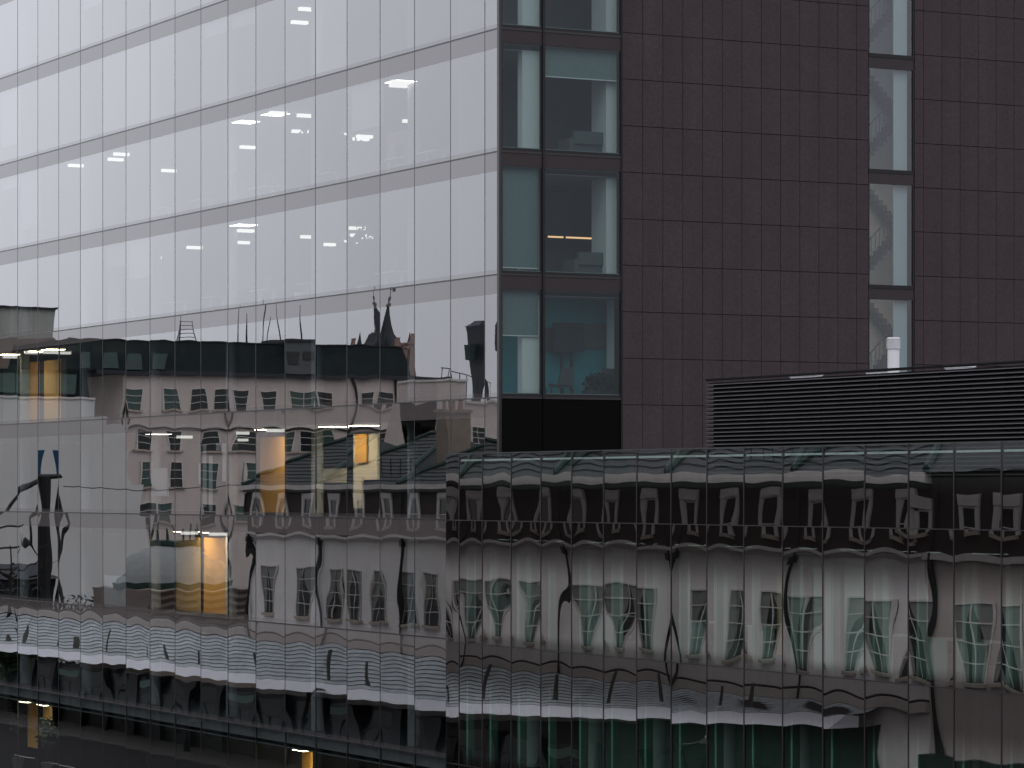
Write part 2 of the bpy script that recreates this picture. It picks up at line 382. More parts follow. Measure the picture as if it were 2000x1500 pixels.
for a_ in ((4,628,680,6,'cream'),(4,696,742,7,'cream'),(3,755,806,5,'cream',.6,2.6),(3,514,556,6,'cream',.5,2.5),(3,465,496,6,'yellow',.8,2.3),(3,618,648,9,'white',.2,2.2),(3,290,322,6,'cream'),
           (2,455,500,6,'cream',1.6,2.7),(2,20,60,4,'cream'),(2,210,235,3,'white'),(3,30,72,4,'cream'),
           (1,6,33,2.4,'greenp'),(1,33,54,2.5,'charcoal'),(1,54,74,2.4,'orange'),(1,74,86,2.5,'charcoal'),(1,86,116,2.4,'yellow'),(1,116,128,2.5,'charcoal'),
           (0,508,556,1.6,'orange',.1,2.9),(0,690,737,1.9,'cream',1.3,2.9),(0,694,715,1.8,'orange',1.9,2.9),(0,630,676,1.9,'cream',1.2,1.7),(0,295,326,.5,'white',.7,1.8),(0,690,706,1.8,'cream',.3,1.4),
           (-1,343,391,1.6,'yellow'),(-1,398,444,1.6,'orange'),(-1,115,160,2.0,'backwall'),(-1,160,240,3.0,'backwall'),(-1,200,245,.7,'white',.0,1.25),
           (-3,54,73,2.2,'orange',.8,3.6),(-3,84,99,2.2,'yellow',2.0,3.6),(-3,590,607,1.4,'orange',0,3.1),(-3,564,590,1.5,'slat',0,3.1)):
    panel(*a_)
for k, px, py, sz in ((0,525,845,'fillo'),(-1,365,1045,'fillo'),(-1,420,1045,'fillo'),(1,70,690,'fillo'),(0,710,850,'fillo'),(-3,60,1395,'fillo'),(-3,95,1395,'fillo'),(-3,600,1460,'fillo'),(1,18,690,'fillo'),(1,104,690,'fillo'),(3,783,150,'fillb'),(3,538,215,'fillb'),(3,480,285,'fillb'),(2,476,450,'fillb'),(4,655,-30,'fillb'),(4,718,-30,'fillb'),(0,652,905,'fillo'),(0,310,850,'fillb')):
    zc = zl(k+1)-.66; x = .75; y = onx(px, py, x)[0]  # oversized light boxes added near the glass to brighten the panels and boards
    f = tower.part('panel_fill', MB().box(x-.42, x+.42, y-.5, y+.5, zc, zc+.05, 'charcoal'))
    tower.part('bulb_or_fill', MB().box(x-.38, x+.38, y-.45, y+.45, zc-.02, zc-.001, sz), f)
rng = random.Random(3)
for k in range(1, 6):
    for c in range(2, len(ycols)-1):
        if rng.random() < .15:
            y0, y1 = ycols[c]+.08, ycols[c+1]-.08; zt_ = zl(k+1)-.62
            tower.part('blind', MB().box(.13, .15, y0, y1, zt_-rng.choice((.5, .9, 1.5, 2.4)), zt_, 'blindw'))
# glazed notices stuck inside the pane of the second storey
for px, y0, y1 in ((388,905,945),(396,868,990),(408,890,1000),(422,865,880),(434,866,940)):
    a1 = onx(px, y0, .12); b1 = onx(px+7, y1, .12)
    tower.part('window_notice', MB().box(.12, .125, a1[0], b1[0], b1[1], a1[1], 'white'))

# ---- stone flank (faces the camera) : y = 0
XF = [onx]  # placeholder list, unused
def xs(px): return ony(px, 957, 0)[0]
X1, X2, XW0, XW1 = 4.33, 13.655, 13.66, 15.44
tower.part('flank_wall', MB().box(4.36, 13.62, .12, .5, .2, TOP, 'stoneback').box(15.48, 46, .12, .5, .2, TOP, 'stoneback'))
rows = [28.41+1.4655*i for i in range(-20, 8)]
b = MB(); rng = random.Random(5)
def clad(x0, x1):
    for z in rows:
        for q in range(len(x0)):
            j = rng.uniform(-.003, .003)
            b.hexa([(x0[q]+.009,-.03+j,z+.010),(x1[q]-.009,-.03-j,z+.010),(x1[q]-.009,.12,z+.010),(x0[q]+.009,.12,z+.010),
                    (x0[q]+.009,-.03+j,z+1.4655-.010),(x1[q]-.009,-.03-j,z+1.4655-.010),(x1[q]-.009,.12,z+1.4555),(x0[q]+.009,.12,z+1.4555)], rng.choice(['stone','stone','stone2','stone3']))
xa = [4.36+.7347*i for i in range(13)]+[13.64]
clad(xa[:-1], xa[1:])
xb = [15.47, 15.83]+[15.83+.7375*i for i in range(1, 41)]
clad(xb[:-1], xb[1:])
tower.part('stone_cladding', b)
tower.part('roof_edge', MB().box(4.3, 46, -.05, .0, TOP+.1, TOP+1.01, 'stone'))
# corner bay of big windows
def bay_window(k, x0, x1, name='bay_window'):
    zt = zl(k+1)-.44; zb = zl(k)+.12
    f = MB()
    f.box(x0, x1, -.02, .10, zl(k)+.03, zb, 'darkframe'); f.box(x0, x1, -.012, .10, zt, zl(k+1)-.03, 'brown')
    f.box(x0, x0+.04, -.01, .10, zb, zt, 'darkframe'); f.box(x1-.04, x1, -.01, .10, zb, zt, 'darkframe')
    w = tower.part(name, f)
    tower.part('frame', MB().box(x0+.04, x1-.04, .015, .06, zb, zb+.025, 'blind').box(x0+.04, x1-.04, .015, .06, zt-.04, zt, 'joint'), w)
    rg = random.Random(k*31+int(x0*10)); p = pane_mb(x1-x0-.08, zt-zb, .0006, .0003, .0001, 'bay_glass', rg, 6, 8)
    q = MB(); q.sm = True; q.m('bay_glass'); q.v = [((x0+x1)/2+y, .01+d, zb+z) for d, y, z in p.v]; q.f = [tuple(reversed(f_)) for f_ in p.f]; q.mi = p.mi
    tower.part('pane', q, w)
    return w, zb, zt
XA0, XA1, XC0, XC1 = .07, 1.50, 1.57, 4.31
tower.part('bay_mullion', MB().box(XA1, XC0, -.06, .12, zl(1), TOP, 'darkframe').box(-.02, .07, -.03, .11, zl(0)-.5, TOP, 'joint').box(4.31, 4.355, -.045, .12, .2, TOP, 'darkframe'))
for k in range(1, 7):
    tower.part('bay_transom', MB().box(.07, 4.31, -.028, .11, zl(k)-.03, zl(k)+.03, 'joint'))
    wa, zb, zt = bay_window(k, XA0, XA1); wc, zb, zt = bay_window(k, XC0, XC1)
    if k == 1: tower.part('blind', MB().box(XA0+.08, XA1-.06, .16, .18, zt-1.42, zt, 'blind').box(XA0+.08, XA1-.06, .15, .19, zt-1.45, zt-1.42, 'white'), wa)
    if k == 2: tower.part('blind', MB().box(XA0+.08, XA1-.06, .16, .18, zb+.12, zt, 'blind').box(XA0+.08, XA1-.06, .15, .19, zb+.09, zb+.12, 'white'), wa)
    if k == 3: tower.part('blind', MB().box(XC0+.05, XC1-.06, .16, .18, zt-.92, zt, 'blind').box(XC0+.05, XC1-.06, .15, .19, zt-.95, zt-.92, 'white'), wc)
tower.part('black_base', MB().box(.03, 1.5, -.01, .2, zl(0)-1, zl(1)-.03, 'black_glass').box(1.53, 4.31, -.01, .2, zl(0)-1, zl(1)-.03, 'black_glass'))
# inner room wall, the boxed column and the corner room furniture
tower.part('room_wall', MB().box(.5, 13, 3.6, 3.75, zl(1), TOP, 'roomgrey'))
for k in range(1, 7):
    z0 = zl(k); z1 = zl(k+1)-.6
    a0 = ony(1020, 900, .45)[0]; a1 = ony(1060, 900, .45)[0]
    if k != 2: tower.part('boxed_column', MB().box(a0-.12, a1-.12, .22, .5, z0, z1, 'white'))
    c0 = ony(1184, 900, .35)[0]; tower.part('side_wall', MB().box(c0 if k > 1 else c0+.55, 6.5, .35, 1.3, z0, z1, 'white'))
    if k <= 2: tower.part('window_jamb', MB().box(XC0+.0, XC0+.14, .2, .5, z0, z1, 'white'))
x0 = ony(1095, 700, 3.2)[0]; x1 = ony(1206, 700, 3.2)[0]
tower.part('wall_panel', MB().box(.9, 6.4, 1.75, 1.85, zl(1), zl(2)-.6, 'teal'))
b = MB(); A1 = ony(1140, 632, 1.7); A2 = ony(1206, 683, 1.7); b.box(A1[0], A2[0], 1.70, 1.74, A2[1], A1[1], 'slab'); A1 = ony(1068, 640, 1.7); b.box(A1[0]-.3, A1[0]+.25, 1.70, 1.74, A2[1]-.1, A1[1], 'slab')
tower.part('pale_board', b)
A1 = ony(1070, 462, 3.0); A2 = ony(1178, 467, 3.0)
f = tower.part('light_trough', MB().box(A1[0], A2[0], 3.0, 3.12, A2[1]-.06, A1[1]+.06, 'charcoal'))
tower.part('strip_lamp', MB().box(A1[0], A1[0]+.55, 2.96, 2.999, A2[1]-.02, A1[1]+.02, 'lampw').box(A1[0]+.66, A2[0], 2.96, 2.999, A2[1]-.02, A1[1]+.02, 'lampw'), f)
# ---- stair slot
tower.part('stair_wall', MB().box(13.3, 17.6, 2.3, 2.5, 0, TOP, 'stairwall').box(17.4, 17.6, .5, 2.3, 0, TOP, 'slab').box(13.3, 13.62, .5, 2.3, 0, TOP, 'slab'))
for k in range(0, 7):
    zt = 28.33-3.8*(4-k)-.14+3.8; zb = 24.55-3.8*(4-k)
    z_t = 27.87-3.8*(4-k)+0
    f = MB().box(13.66, 15.44, -.03, .10, zb-.12, zb, 'darkframe').box(13.66, 15.44, -.015, .10, z_t, zb+3.68, 'brown')
    f.box(13.64, 13.69, -.02, .11, zb, z_t, 'darkframe').box(15.41, 15.46, -.02, .11, zb, z_t, 'darkframe')
    w = tower.part('stair_window', f)
    rg = random.Random(k*77); p = pane_mb(1.72, z_t-zb, .0005, .0003, .0001, 'stair_glass', rg, 6, 8)
    q = MB(); q.sm = True; q.m('stair_glass'); q.v = [(14.55+y, .02+d, zb+z) for d, y, z in p.v]; q.f = [tuple(reversed(f_)) for f_ in p.f]; q.mi = p.mi
    tower.part('pane', q, w)
    tower.part('jamb_panel', MB().box(14.76, 15.30, .16, .20, zb-.3, z_t+.1, 'colgrey'), w)
    s = MB(); zz = zl(k)+.25; nst = 11; flip = k in (0, 1)
    for i in range(nst):
        x = 13.9+i*.17; s.box(x, x+.16, 1.0, 1.6, zz+i*.172-.12, zz+i*.172+.05, 'charcoal')
        x = 16.2-i*.17; s.box(x-.16, x, 1.65, 2.25, zz+1.9+i*.172-.12, zz+1.9+i*.172+.05, 'charcoal')
    st = tower.part('staircase', s)
    r = MB()
    for i in range(12):
        x = 13.9+i*.17; r.box(x, x+.018, .96, .98, zz+i*.165, zz+i*.165+.95, 'charcoal')
    r.hexa([(13.9,0.95,zz+.93),(15.95,0.95,zz+2.93),(15.95,0.99,zz+2.93),(13.9,0.99,zz+.93),(13.9,0.95,zz+.98),(15.95,0.95,zz+2.98),(15.95,0.99,zz+2.98),(13.9,0.99,zz+.98)], 'charcoal')
    tower.part('balustrade', r, st)
for k in (0, 1, 2, 3, 4):  # warm lamps on two storeys; the dim ones are added fill, out of sight
    f = tower.part('stair_lamp_or_fill', MB().box(14.0, 15.2, .6, .9, zl(k)+3.66, zl(k)+3.74, 'charcoal')); tower.part('bulb_or_fill', MB().box(14.05, 15.15, .63, .87, zl(k)+3.62, zl(k)+3.659, 'lamps' if k in (1, 2) else 'filld'), f)

# ================================================================== lower glass block in front
BX = -.77
block = T('glass_block', (BX, -20, 0), 'low dark glass block with frosted bands in front of the tower foot', 'office building')
yb = [2.101, 1.21]+[1.21-1.891*(i+.83) for i in range(25)]
yb = [2.101, 1.215, -.36]+[-.36-1.8975*(i+1) for i in range(22)]
BEND = yb[-1]; ZT = 15.11
brow = [.5, zl(-2), zl(-1), zl(0), ZT]
for c in range(len(yb)-1):
    for r in range(4):
        y1, y0, z0, z1 = yb[c], yb[c+1], brow[r], brow[r+1]
        rng = random.Random(c*41+r*7+3)
        A = {3: .0052, 2: .0042, 1: .0042, 0: .003}[r]*rng.uniform(.6, 1.45)
        p = pane_mb(y1-y0-.022, z1-z0-.02, A, .0009, .00042, 'block_glass', rng, 14, 20 if r < 3 else 14, *((.52, 1.25, 0) if r < 3 else (.10, .2, .9)))
        if c == 0:
            for i, v in enumerate(p.v): p.v[i] = (v[0]+v[1]*-.05, v[1], v[2])
        if r == 3: p.v = [(v[0]-.0045*(v[2]-1), v[1], v[2]) for v in p.v]
        p.build('glass_pane', block.e, (0, 0, 0), loc=(0, (y0+y1)/2+20, z0+.01))
b = MB()
for y in yb: b.box(BX-.012, BX+.06, y-.017, y+.017, .5, ZT, 'joint')
block.part('mullion', b)
for z in brow[1:4]: block.part('transom', MB().box(BX-.016, BX+.06, BEND, yb[0], z-.014, z+.014, 'joint'))
block.part('parapet_cap', MB().box(BX-.005, BX+.05, BEND, yb[0], ZT+.001, ZT+.035, 'upstand'))
block.part('end_wall', MB().box(BX+.07, -.06, yb[0]-.12, yb[0]+.02, .2, ZT-.02, 'black_glass'))
block.part('roof', MB().box(BX+.9, 24, BEND, -.1, 13.9, 14.15, 'roof'))
u = block.part('upstand', MB().box(BX+.55, BX+.8, -8.3, yb[0]-.15, 13.3, 14.92, 'upstand').box(BX+.55, BX+.8, BEND, -8.3, 13.3, 14.3, 'upstand'))
block.part('roof_rail', MB().box(BX+.42, BX+.47, BEND, yb[0]-.15, 14.90, 14.955, 'white'), u)
for z in brow[1:4]:
    b = MB().box(BX+.2, 12, BEND, -.15, z-.35, z-.02, 'slab'); b.box(BX+1.0, 12, BEND, -.2, z-.75, z-.70, 'ceiling')
    b.poly([(BX+.22,BEND,z-.012),(12,BEND,z-.012),(12,-.15,z-.012),(BX+.22,-.15,z-.012)], 'carpet'); block.part('floor_slab', b)
block.part('inner_wall', MB().box(9, 9.2, BEND, -.2, 0, 13.2, 'backwall'))
block.part('green_partition', MB().box(1.1, 1.2, BEND, -4.4, .3, zl(-1)-.8, 'greenp'))
for i, y in enumerate(yb[1:-1]):
    for z0, z1 in ((.3, zl(-1)-.4), (zl(-1), zl(0)-.4)):
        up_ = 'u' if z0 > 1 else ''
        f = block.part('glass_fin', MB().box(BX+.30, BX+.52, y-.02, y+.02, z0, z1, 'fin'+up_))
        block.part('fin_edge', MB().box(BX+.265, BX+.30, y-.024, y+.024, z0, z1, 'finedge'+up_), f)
for i, y in enumerate((.5, -3.4, -7.2, -11.0, -14.8, -18.6, -22.4, -26.2, -30)):
    b = MB(); b.tube([(1.0, y-.9, .2), (1.0, y-.9, 13.2)], .22, 'white', 16); b.sm = True; block.part('column', b)
for px, py in ((1530,1098),(1740,1180),(1830,1180),(1900,1185),(1960,1190),(1640,1160),(1250,1150),(1350,1140)):
    y = onx(px, py, 3.6)[0]; zc = zl(0)-.76
    f = block.part('ceiling_light_or_fill', MB().box(2.4, 4.4, y-.14, y+.14, zc-.02, zc+.01, 'white'))
    block.part('diffuser_or_fill', MB().box(2.45, 4.35, y-.1, y+.1, zc-.05, zc-.021, 'lampw'), f)
for i in range(16):  # added strips, hidden behind the frit, that brighten the blinds and fins
    y = -.6-i*2.75; zc = zl(0)-.55
    f = block.part('ceiling_light_or_fill', MB().box(-.15, .05, y-.8, y+.8, zc-.02, zc+.01, 'white'))
    block.part('diffuser_or_fill', MB().box(-.13, .03, y-.75, y+.75, zc-.05, zc-.021, 'fillg'), f)
y = onx(1526, 1110, .9)[0]; block.part('wall_panel', MB().box(.9, .95, y-.1, y+.22, zl(-1)+.3, zl(0)-.8, 'yellow'))
for px, w in ((915, .5), (1010, .9), (1140, .45), (1205, .35), (1262, .4), (1335, .35), (1395, .7), (1470, .35), (1545, .6), (1590, .9), (1650, .9), (1715, .5), (1798, .3), (1880, .6), (1965, .6)):
    y0 = onx(px, 1200, .25)[0]; block.part('blind', MB().box(.24, .26, y0-w, y0, zl(-1)+.05, zl(0)-.8, 'white'))

# ---- things on its roof
scr = T('louvre_screen', (2.5, -8.2, 14.15), 'long black horizontal louvre screen on the lower roof', 'louvre screen')
LZ1 = 17.14; st = (LZ1-14.95)/19.0; LZ0 = LZ1-25*st
b = MB()
for i in range(26):
    z = LZ0+i*st
    b.hexa([(2.5,BEND,z),(2.60,BEND,z+.05),(2.60,-8.2,z+.05),(2.5,-8.2,z),(2.5,BEND,z+.030),(2.60,BEND,z+.072),(2.60,-8.2,z+.072),(2.5,-8.2,z+.030)], 'louvre')
    if i < 25: b.box(2.486, 2.4995, BEND, -8.2, z+.002, z+.024, 'nose_lit')
scr.part('slat', b)
scr.part('cap', MB().box(2.47, 2.80, BEND, -8.19, LZ1+.035, LZ1+.075, 'louvre_in'))  # added dark strip, keeps the top slat from catching the sky
scr.part('back_sheet', MB().box(2.75, 2.8, BEND, -8.26, 14.15, LZ1-.03, 'louvre_in'))
scr.part('end_sheet', MB().box(2.78, 7.0, -8.30, -8.24, 14.15, LZ1-.05, 'louvre_in'))
b = MB()
for i in range(8): b.box(2.66, 2.73, -8.4-2.8*i, -8.33-2.8*i, 14.15, LZ1-.04, 'louvre_in')
scr.part('post', b)
# white flue
X_ = 5.2
P = onx(1745, 660, X_); Q = onx(1745, 725, X_); Wf = .19
fl = T('flue_pipe', (X_, P[0], 14.15), 'white flue pipe with ribbed cap in front of the stair window', 'flue')
b = MB(); b.sm = False; b.tube([(X_, P[0], 14.15), (X_, P[0], P[1]-.3)], .165, 'galv', 20); fl.part('pipe', b)
b = MB()
for i in range(6): b.lathe((X_, P[0], P[1]-.30+i*.052), [(.195, 0), (.195, .028), (.165, .03), (.165, .052)], 'galv', 20)
fl.part('cap', b)
for (p0, p1, yy), lab in zip(((1541,1592,735),(1689,1735,726),(1844,1890,718)),
     ('white roof box poking up over the louvre screen, far left one', 'white roof box at the foot of the flue pipe', 'white roof box behind the louvre screen right of the stair windows')):
    a0 = onx(p0, yy, 5.6); a1 = onx(p1, yy, 5.6)
    t = T('roof_box', (5.8, (a0[0]+a1[0])/2, 14.15), lab, 'roof box', 'white boxes behind the louvre screen')
    t.part('body', MB().box(5.62, 5.85, a1[0]+.03, a0[0]-.03, 14.15, a0[1]-.02, 'galv')); t.part('lid', MB().box(5.6, 5.88, a1[0], a0[0], a0[1]-.02, a0[1]+.04, 'galv'))

# ================================================================== buildings across the street, seen in the mirror glass
def sash(t, x, y, z0, z1, w, rng, dirn='x', deep=.16, surround=0, glass='dwin', curt=True, bars=(1, 3)):
    """sash window on a wall facing +x (dirn x) or -y (dirn y); parts frame > pane, curtain, sill"""
    def bx(b, d0, d1, s0, s1, a0, a1, k):
        if dirn == 'x': b.box(x+d0, x+d1, y+s0, y+s1, a0, a1, k)
        else: b.box(x+s0, x+s1, y-d0, y-d1, a0, a1, k)
    f = MB()
    if surround:
        bx(f, -.02, .07, -w/2-surround, -w/2, z0, z1, 'trim'); bx(f, -.02, .07, w/2, w/2+surround, z0, z1, 'trim'); bx(f, -.02, .09, -w/2-surround, w/2+surround, z1, z1+surround*1.3, 'trim')
    bx(f, .012, .05, -w/2, -w/2+.06, z0, z1, 'trim'); bx(f, .012, .05, w/2-.06, w/2, z0, z1, 'trim'); bx(f, .012, .05, -w/2+.06, w/2-.06, z1-.06, z1, 'trim')
    for i in range(1, bars[0]+1): bx(f, .014, .035, -w/2+w*i/(bars[0]+1)-.015, -w/2+w*i/(bars[0]+1)+.015, z0+.05, z1-.06, 'trim')
    for i in range(1, bars[1]+1): bx(f, .012, .037, -w/2+.06, w/2-.06, z0+(z1-z0)*i/(bars[1]+1)-.02, z0+(z1-z0)*i/(bars[1]+1)+.02, 'trim')
    w_ = t.part('window', f)
    p = MB(); bx(p, -.10, .006, -w/2, w/2, z0, z1, glass); t.part('pane', p, w_)
    if curt:
        c = MB(); q = rng.uniform(.18, .34)*w; h = z1-z0-.08
        for sg in (-1, 1):
            pts = [(sg*(w/2-.06), z0+.05), (sg*(w/2-.06-q*.45), z0+.05), (sg*(w/2-.06-q*rng.uniform(.5, 1)), z0+h*.45), (sg*.02, z0+h), (sg*(w/2-.06), z0+h)]
            pp = [(x+.009, y+s_, z_) if dirn == 'x' else (x+s_, y-.009, z_) for s_, z_ in pts]; c.poly(pp, 'curtain')
        t.part('curtain', c, w_)
    s = MB(); bx(s, 0, .16, -w/2-.10, w/2+.10, z0-.13, z0, 'sill'); t.part('sill', s, w_)
    return w_
WX = -20.0
hy = [67.2, 57.6, 48.6, 39.4, 30.2, 21.0, 12.0, 3.4]
labs = ['white terrace house at the far end beside the ribbed roof hall', 'white terrace house second from the ribbed roof hall', 'white terrace house with a tall brown chimney on its roof', 'white terrace house mirrored at the left end of the glass block',
        'white terrace house with a plant behind its window', 'white terrace house above the start of the sloping fascia', 'white terrace house next to the plain brown end house']
wpx = (527, 592, 659, 700, 745, 800, 842, 886, 925, 972, 1037, 1100, 1152, 1212, 1270, 1350, 1440, 1500, 1575, 1668, 1725)
def mirY(px, py=957):
    """real y on the terrace front whose mirror image falls at this photo column"""
    return onx(px, py, 20.0 if px < 873 else 18.46)[0]
for i in range(7):
    y1, y0 = hy[i], hy[i+1]; rng = random.Random(i+50)
    t = T('terrace_house', (WX, (y0+y1)/2, 0), labs[i], 'house', 'terrace houses across the street')
    b = MB().box(WX-9, WX, y0, y1, .1, 11.62, 'render'); b.box(WX-9, WX-.02, y0, y1, 11.62, 14.25, 'bbrick')
    t.part('wall', b)
    t.part('cornice', MB().box(WX, WX+.12, y0, y1, 11.50, 11.62, 'trim').box(WX, WX+.24, y0, y1, 11.62, 11.74, 'trim'))
    t.part('ledge', MB().box(WX, WX+.10, y0, y1, 6.55, 6.63, 'pipe').box(WX, WX+.22, y0, y1, 6.22, 6.55, 'render2'))
    t.part('gutter', MB().box(WX-.02, WX+.22, y0, y1, 14.08, 14.30, 'trim').box(WX-.02, WX+.12, y0, y1, 13.96, 14.08, 'pipe'))
    r = MB(); ym = (y0+y1)/2; zr = 16.75; e0, e1 = WX+.15, WX-9
    xm = WX-4.4
    hp = 3.4
    r.poly([(e0,y0,14.3),(e0,y1,14.3),(xm,y1-hp,zr),(xm,y0+hp,zr)], 'slate'); r.poly([(e1,y1,14.3),(e1,y0,14.3),(xm,y0+hp,zr),(xm,y1-hp,zr)], 'slate')
    r.poly([(e0,y1,14.3),(e1,y1,14.3),(xm,y1-hp,zr)], 'slate'); r.poly([(e1,y0,14.3),(e0,y0,14.3),(xm,y0+hp,zr)], 'slate')
    for q in range(1, 14):                                # slate courses
        f0 = q/14; z = 14.3+(zr-14.3)*f0; xx = e0+(xm-e0)*f0
        r.box(xx-.03, xx+.035, y0+hp*f0, y1-hp*f0, z-.01, z+.028, 'slate')
    rf = t.part('roof', r)
    hpp = MB()
    for ya, yb_ in ((y0, y0+hp), (y1, y1-hp)):
        hpp.tube([(e0, ya, 14.36), (xm, yb_, zr+.06)], .11, 'slategreen', 6)
    hpp.tube([(xm, y0+hp, zr+.06), (xm, y1-hp, zr+.06)], .12, 'slategreen', 6); t.part('hip_tile', hpp, rf)
    for px in wpx:
        y = mirY(px); w = (1.5 if px < 873 else 1.2)+rng.uniform(-.12, .15)
        if y0+.65 < y < y1-.65: sash(t, WX, y, 7.78, 10.15, w, rng, glass=rng.choice(['dwin', 'dwin', 'gwin']))
    n = 3
    for q in range(n):
        y = y0+(y1-y0)*(q+.5)/n
        sash(t, WX-.02, y, 12.15, 13.66, .80, rng, surround=.19, curt=False, bars=(0, 1), glass='dwin')
    dp = MB(); yp = y1-.35; pr = .08 if i < 3 else .055
    dp.tube([(WX+.13, yp, 13.9), (WX+.13, yp, 6.9), (WX+.3, yp-.25, 6.5), (WX+.3, yp-.25, 6.2)], pr, 'pipe', 8).box(WX+.05, WX+.25, yp-.09, yp+.09, 11.25, 11.5, 'pipe'); t.part('drainpipe', dp)
    if i in (2, 4):
        ch = t.part('chimney', MB().box(WX-3.0, WX-1.7, y1-1.4, y1-.4, 14.2, 17.6, 'stack').box(WX-3.1, WX-1.6, y1-1.5, y1-.3, 17.6, 17.75, 'stack'))
        for q in range(3): t.part('chimney_pot', MB().lathe((WX-2.75+q*.4, y1-.9, 17.75), [(.13, 0), (.10, .4), (.13, .45)], 'pink', 8), ch)
    elif i in (1, 5):
        rl = MB()
        for q in range(5): rl.tube([(WX-.6, y0+.6+q*.8, 14.6), (WX-.6, y0+.6+q*.8, 15.5)], .02, 'pipe', 5)
        rl.tube([(WX-.6, y0+.5, 15.5), (WX-.6, y0+3.9, 15.5)], .02, 'pipe', 5); t.part('roof_rail', rl)
# the plain brown end house
t = T('end_house', (WX, -4, 0), 'plain brown rendered house closing the terrace on the right', 'house')
b = MB().box(WX-9, WX+.02, -11, 3.38, .1, 11.6, 'render2'); t.part('wall', b)
t.part('shop_front', MB().box(WX+.03, WX+.3, -11, 3.3, .1, 4.9, 'shopdark').box(WX+.3, WX+.34, -5, 1.8, .8, 4.0, 'shopglass'))
t.part('cornice', MB().box(WX+.02, WX+.2, -11, 3.38, 11.5, 11.72, 'trim')); t.part('attic', MB().box(WX-9, WX, -11, 3.38, 11.72, 14.3, 'bbrick'))
t.part('roof', MB().poly([(WX+.2,-11,14.3),(WX+.2,3.4,14.3),(WX-4.4,3.4,16.7),(WX-4.4,-11,16.7)], 'slate').poly([(WX-9,3.4,14.3),(WX-9,-11,14.3),(WX-4.4,-11,16.7),(WX-4.4,3.4,16.7)], 'slate'))
rng = random.Random(9)
for px in (1800, 1905, 1975):
    sash(t, WX+.02, mirY(px), 7.6, 10.2, 1.6, rng); sash(t, WX, mirY(px)+.2, 12.4, 13.5, 1.0, rng, surround=.2, curt=False, bars=(0, 1))
t.part('drainpipe', MB().tube([(WX+.15, 2.9, 13.9), (WX+.15, 2.9, .2)], .09, 'pipe', 8))

# banded shop canopy with white fascia: level on the left, rising to the right
def fz(y): return 4.20 if y > 41 else 4.20+(41-y)*(1.40/34.0)
can = T('shop_canopy', (WX+1.2, 60, 0), 'long grey boarded shop canopy with a white fascia along the street', 'canopy')
CXX = WX+1.5
b = MB(); g2 = MB(); fs = MB()
def cx_(z, zf): return CXX-(z-zf-.4)/(6.24-zf-.4)*1.3    # roof slope runs back to the house wall
ys = [128, 100, 84, 67.2, 57.6, 48.6, 41, 36, 31, 26, 21, 16, 11, 6.4]
for y1, y0 in zip(ys, ys[1:]):
    f0, f1 = fz(y0), fz(y1)
    for q in range(10):
        c = []
        for yy, ff in ((y0, f0), (y1, f1)):
            za = ff+.42+(6.22-ff-.42)*q/10; zb = ff+.42+(6.22-ff-.42)*(q+.79)/10
            c.append(((cx_(za, ff)+.05, yy, za), (cx_(zb, ff)+.0, yy, zb)))
        (p0, p1), (p2, p3) = c
        t_ = lambda p: (p[0]-.05, p[1], p[2]-.03)
        b.hexa([t_(p0), p0, p2, t_(p2), t_(p1), p1, p3, t_(p3)], 'board')
    g2.hexa([(cx_(f0+.39,f0)-.3,y0,f0+.40),(cx_(f0+.39,f0)-.06,y0,f0+.40),(cx_(f1+.39,f1)-.06,y1,f1+.40),(cx_(f1+.39,f1)-.3,y1,f1+.40),(cx_(6.2,f0)-.3,y0,6.2),(cx_(6.2,f0)-.06,y0,6.2),(cx_(6.2,f1)-.06,y1,6.2),(cx_(6.2,f1)-.3,y1,6.2)], 'boardgap')
    fs.hexa([(CXX-.4,y0,f0),(CXX+.42,y0,f0),(CXX+.42,y1,f1),(CXX-.4,y1,f1),(CXX-.5,y0,f0+.40),(CXX+.10,y0,f0+.40),(CXX+.10,y1,f1+.40),(CXX-.5,y1,f1+.40)], 'fascia')
can.part('boarding', b); can.part('backing', g2); can.part('fascia', fs)
can.part('coping', MB().box(WX-.2, WX+.25, 67.2, 128, 6.24, 6.60, 'trim').box(WX-.2, WX+.15, 67.2, 128, 6.60, 6.68, 'pipe'))
rng = random.Random(21)
for i in range(26):
    y = 104-i*3.7+rng.uniform(-1.2, 1.2); h = rng.uniform(.55, 1.35)
    ff = fz(y); xa_ = CXX+.02; dy = rng.uniform(-.12, .12)
    can.part('bracket', MB().hexa([(xa_,y-.06,ff+.6),(xa_+.09,y-.06,ff+.6),(xa_+.09,y+.06,ff+.6),(xa_,y+.06,ff+.6),(xa_-.05,y-.05+dy,ff+.62+h),(xa_+.03,y-.05+dy,ff+.62+h),(xa_+.03,y+.05+dy,ff+.62+h),(xa_-.05,y+.05+dy,ff+.62+h)], 'bracket'))
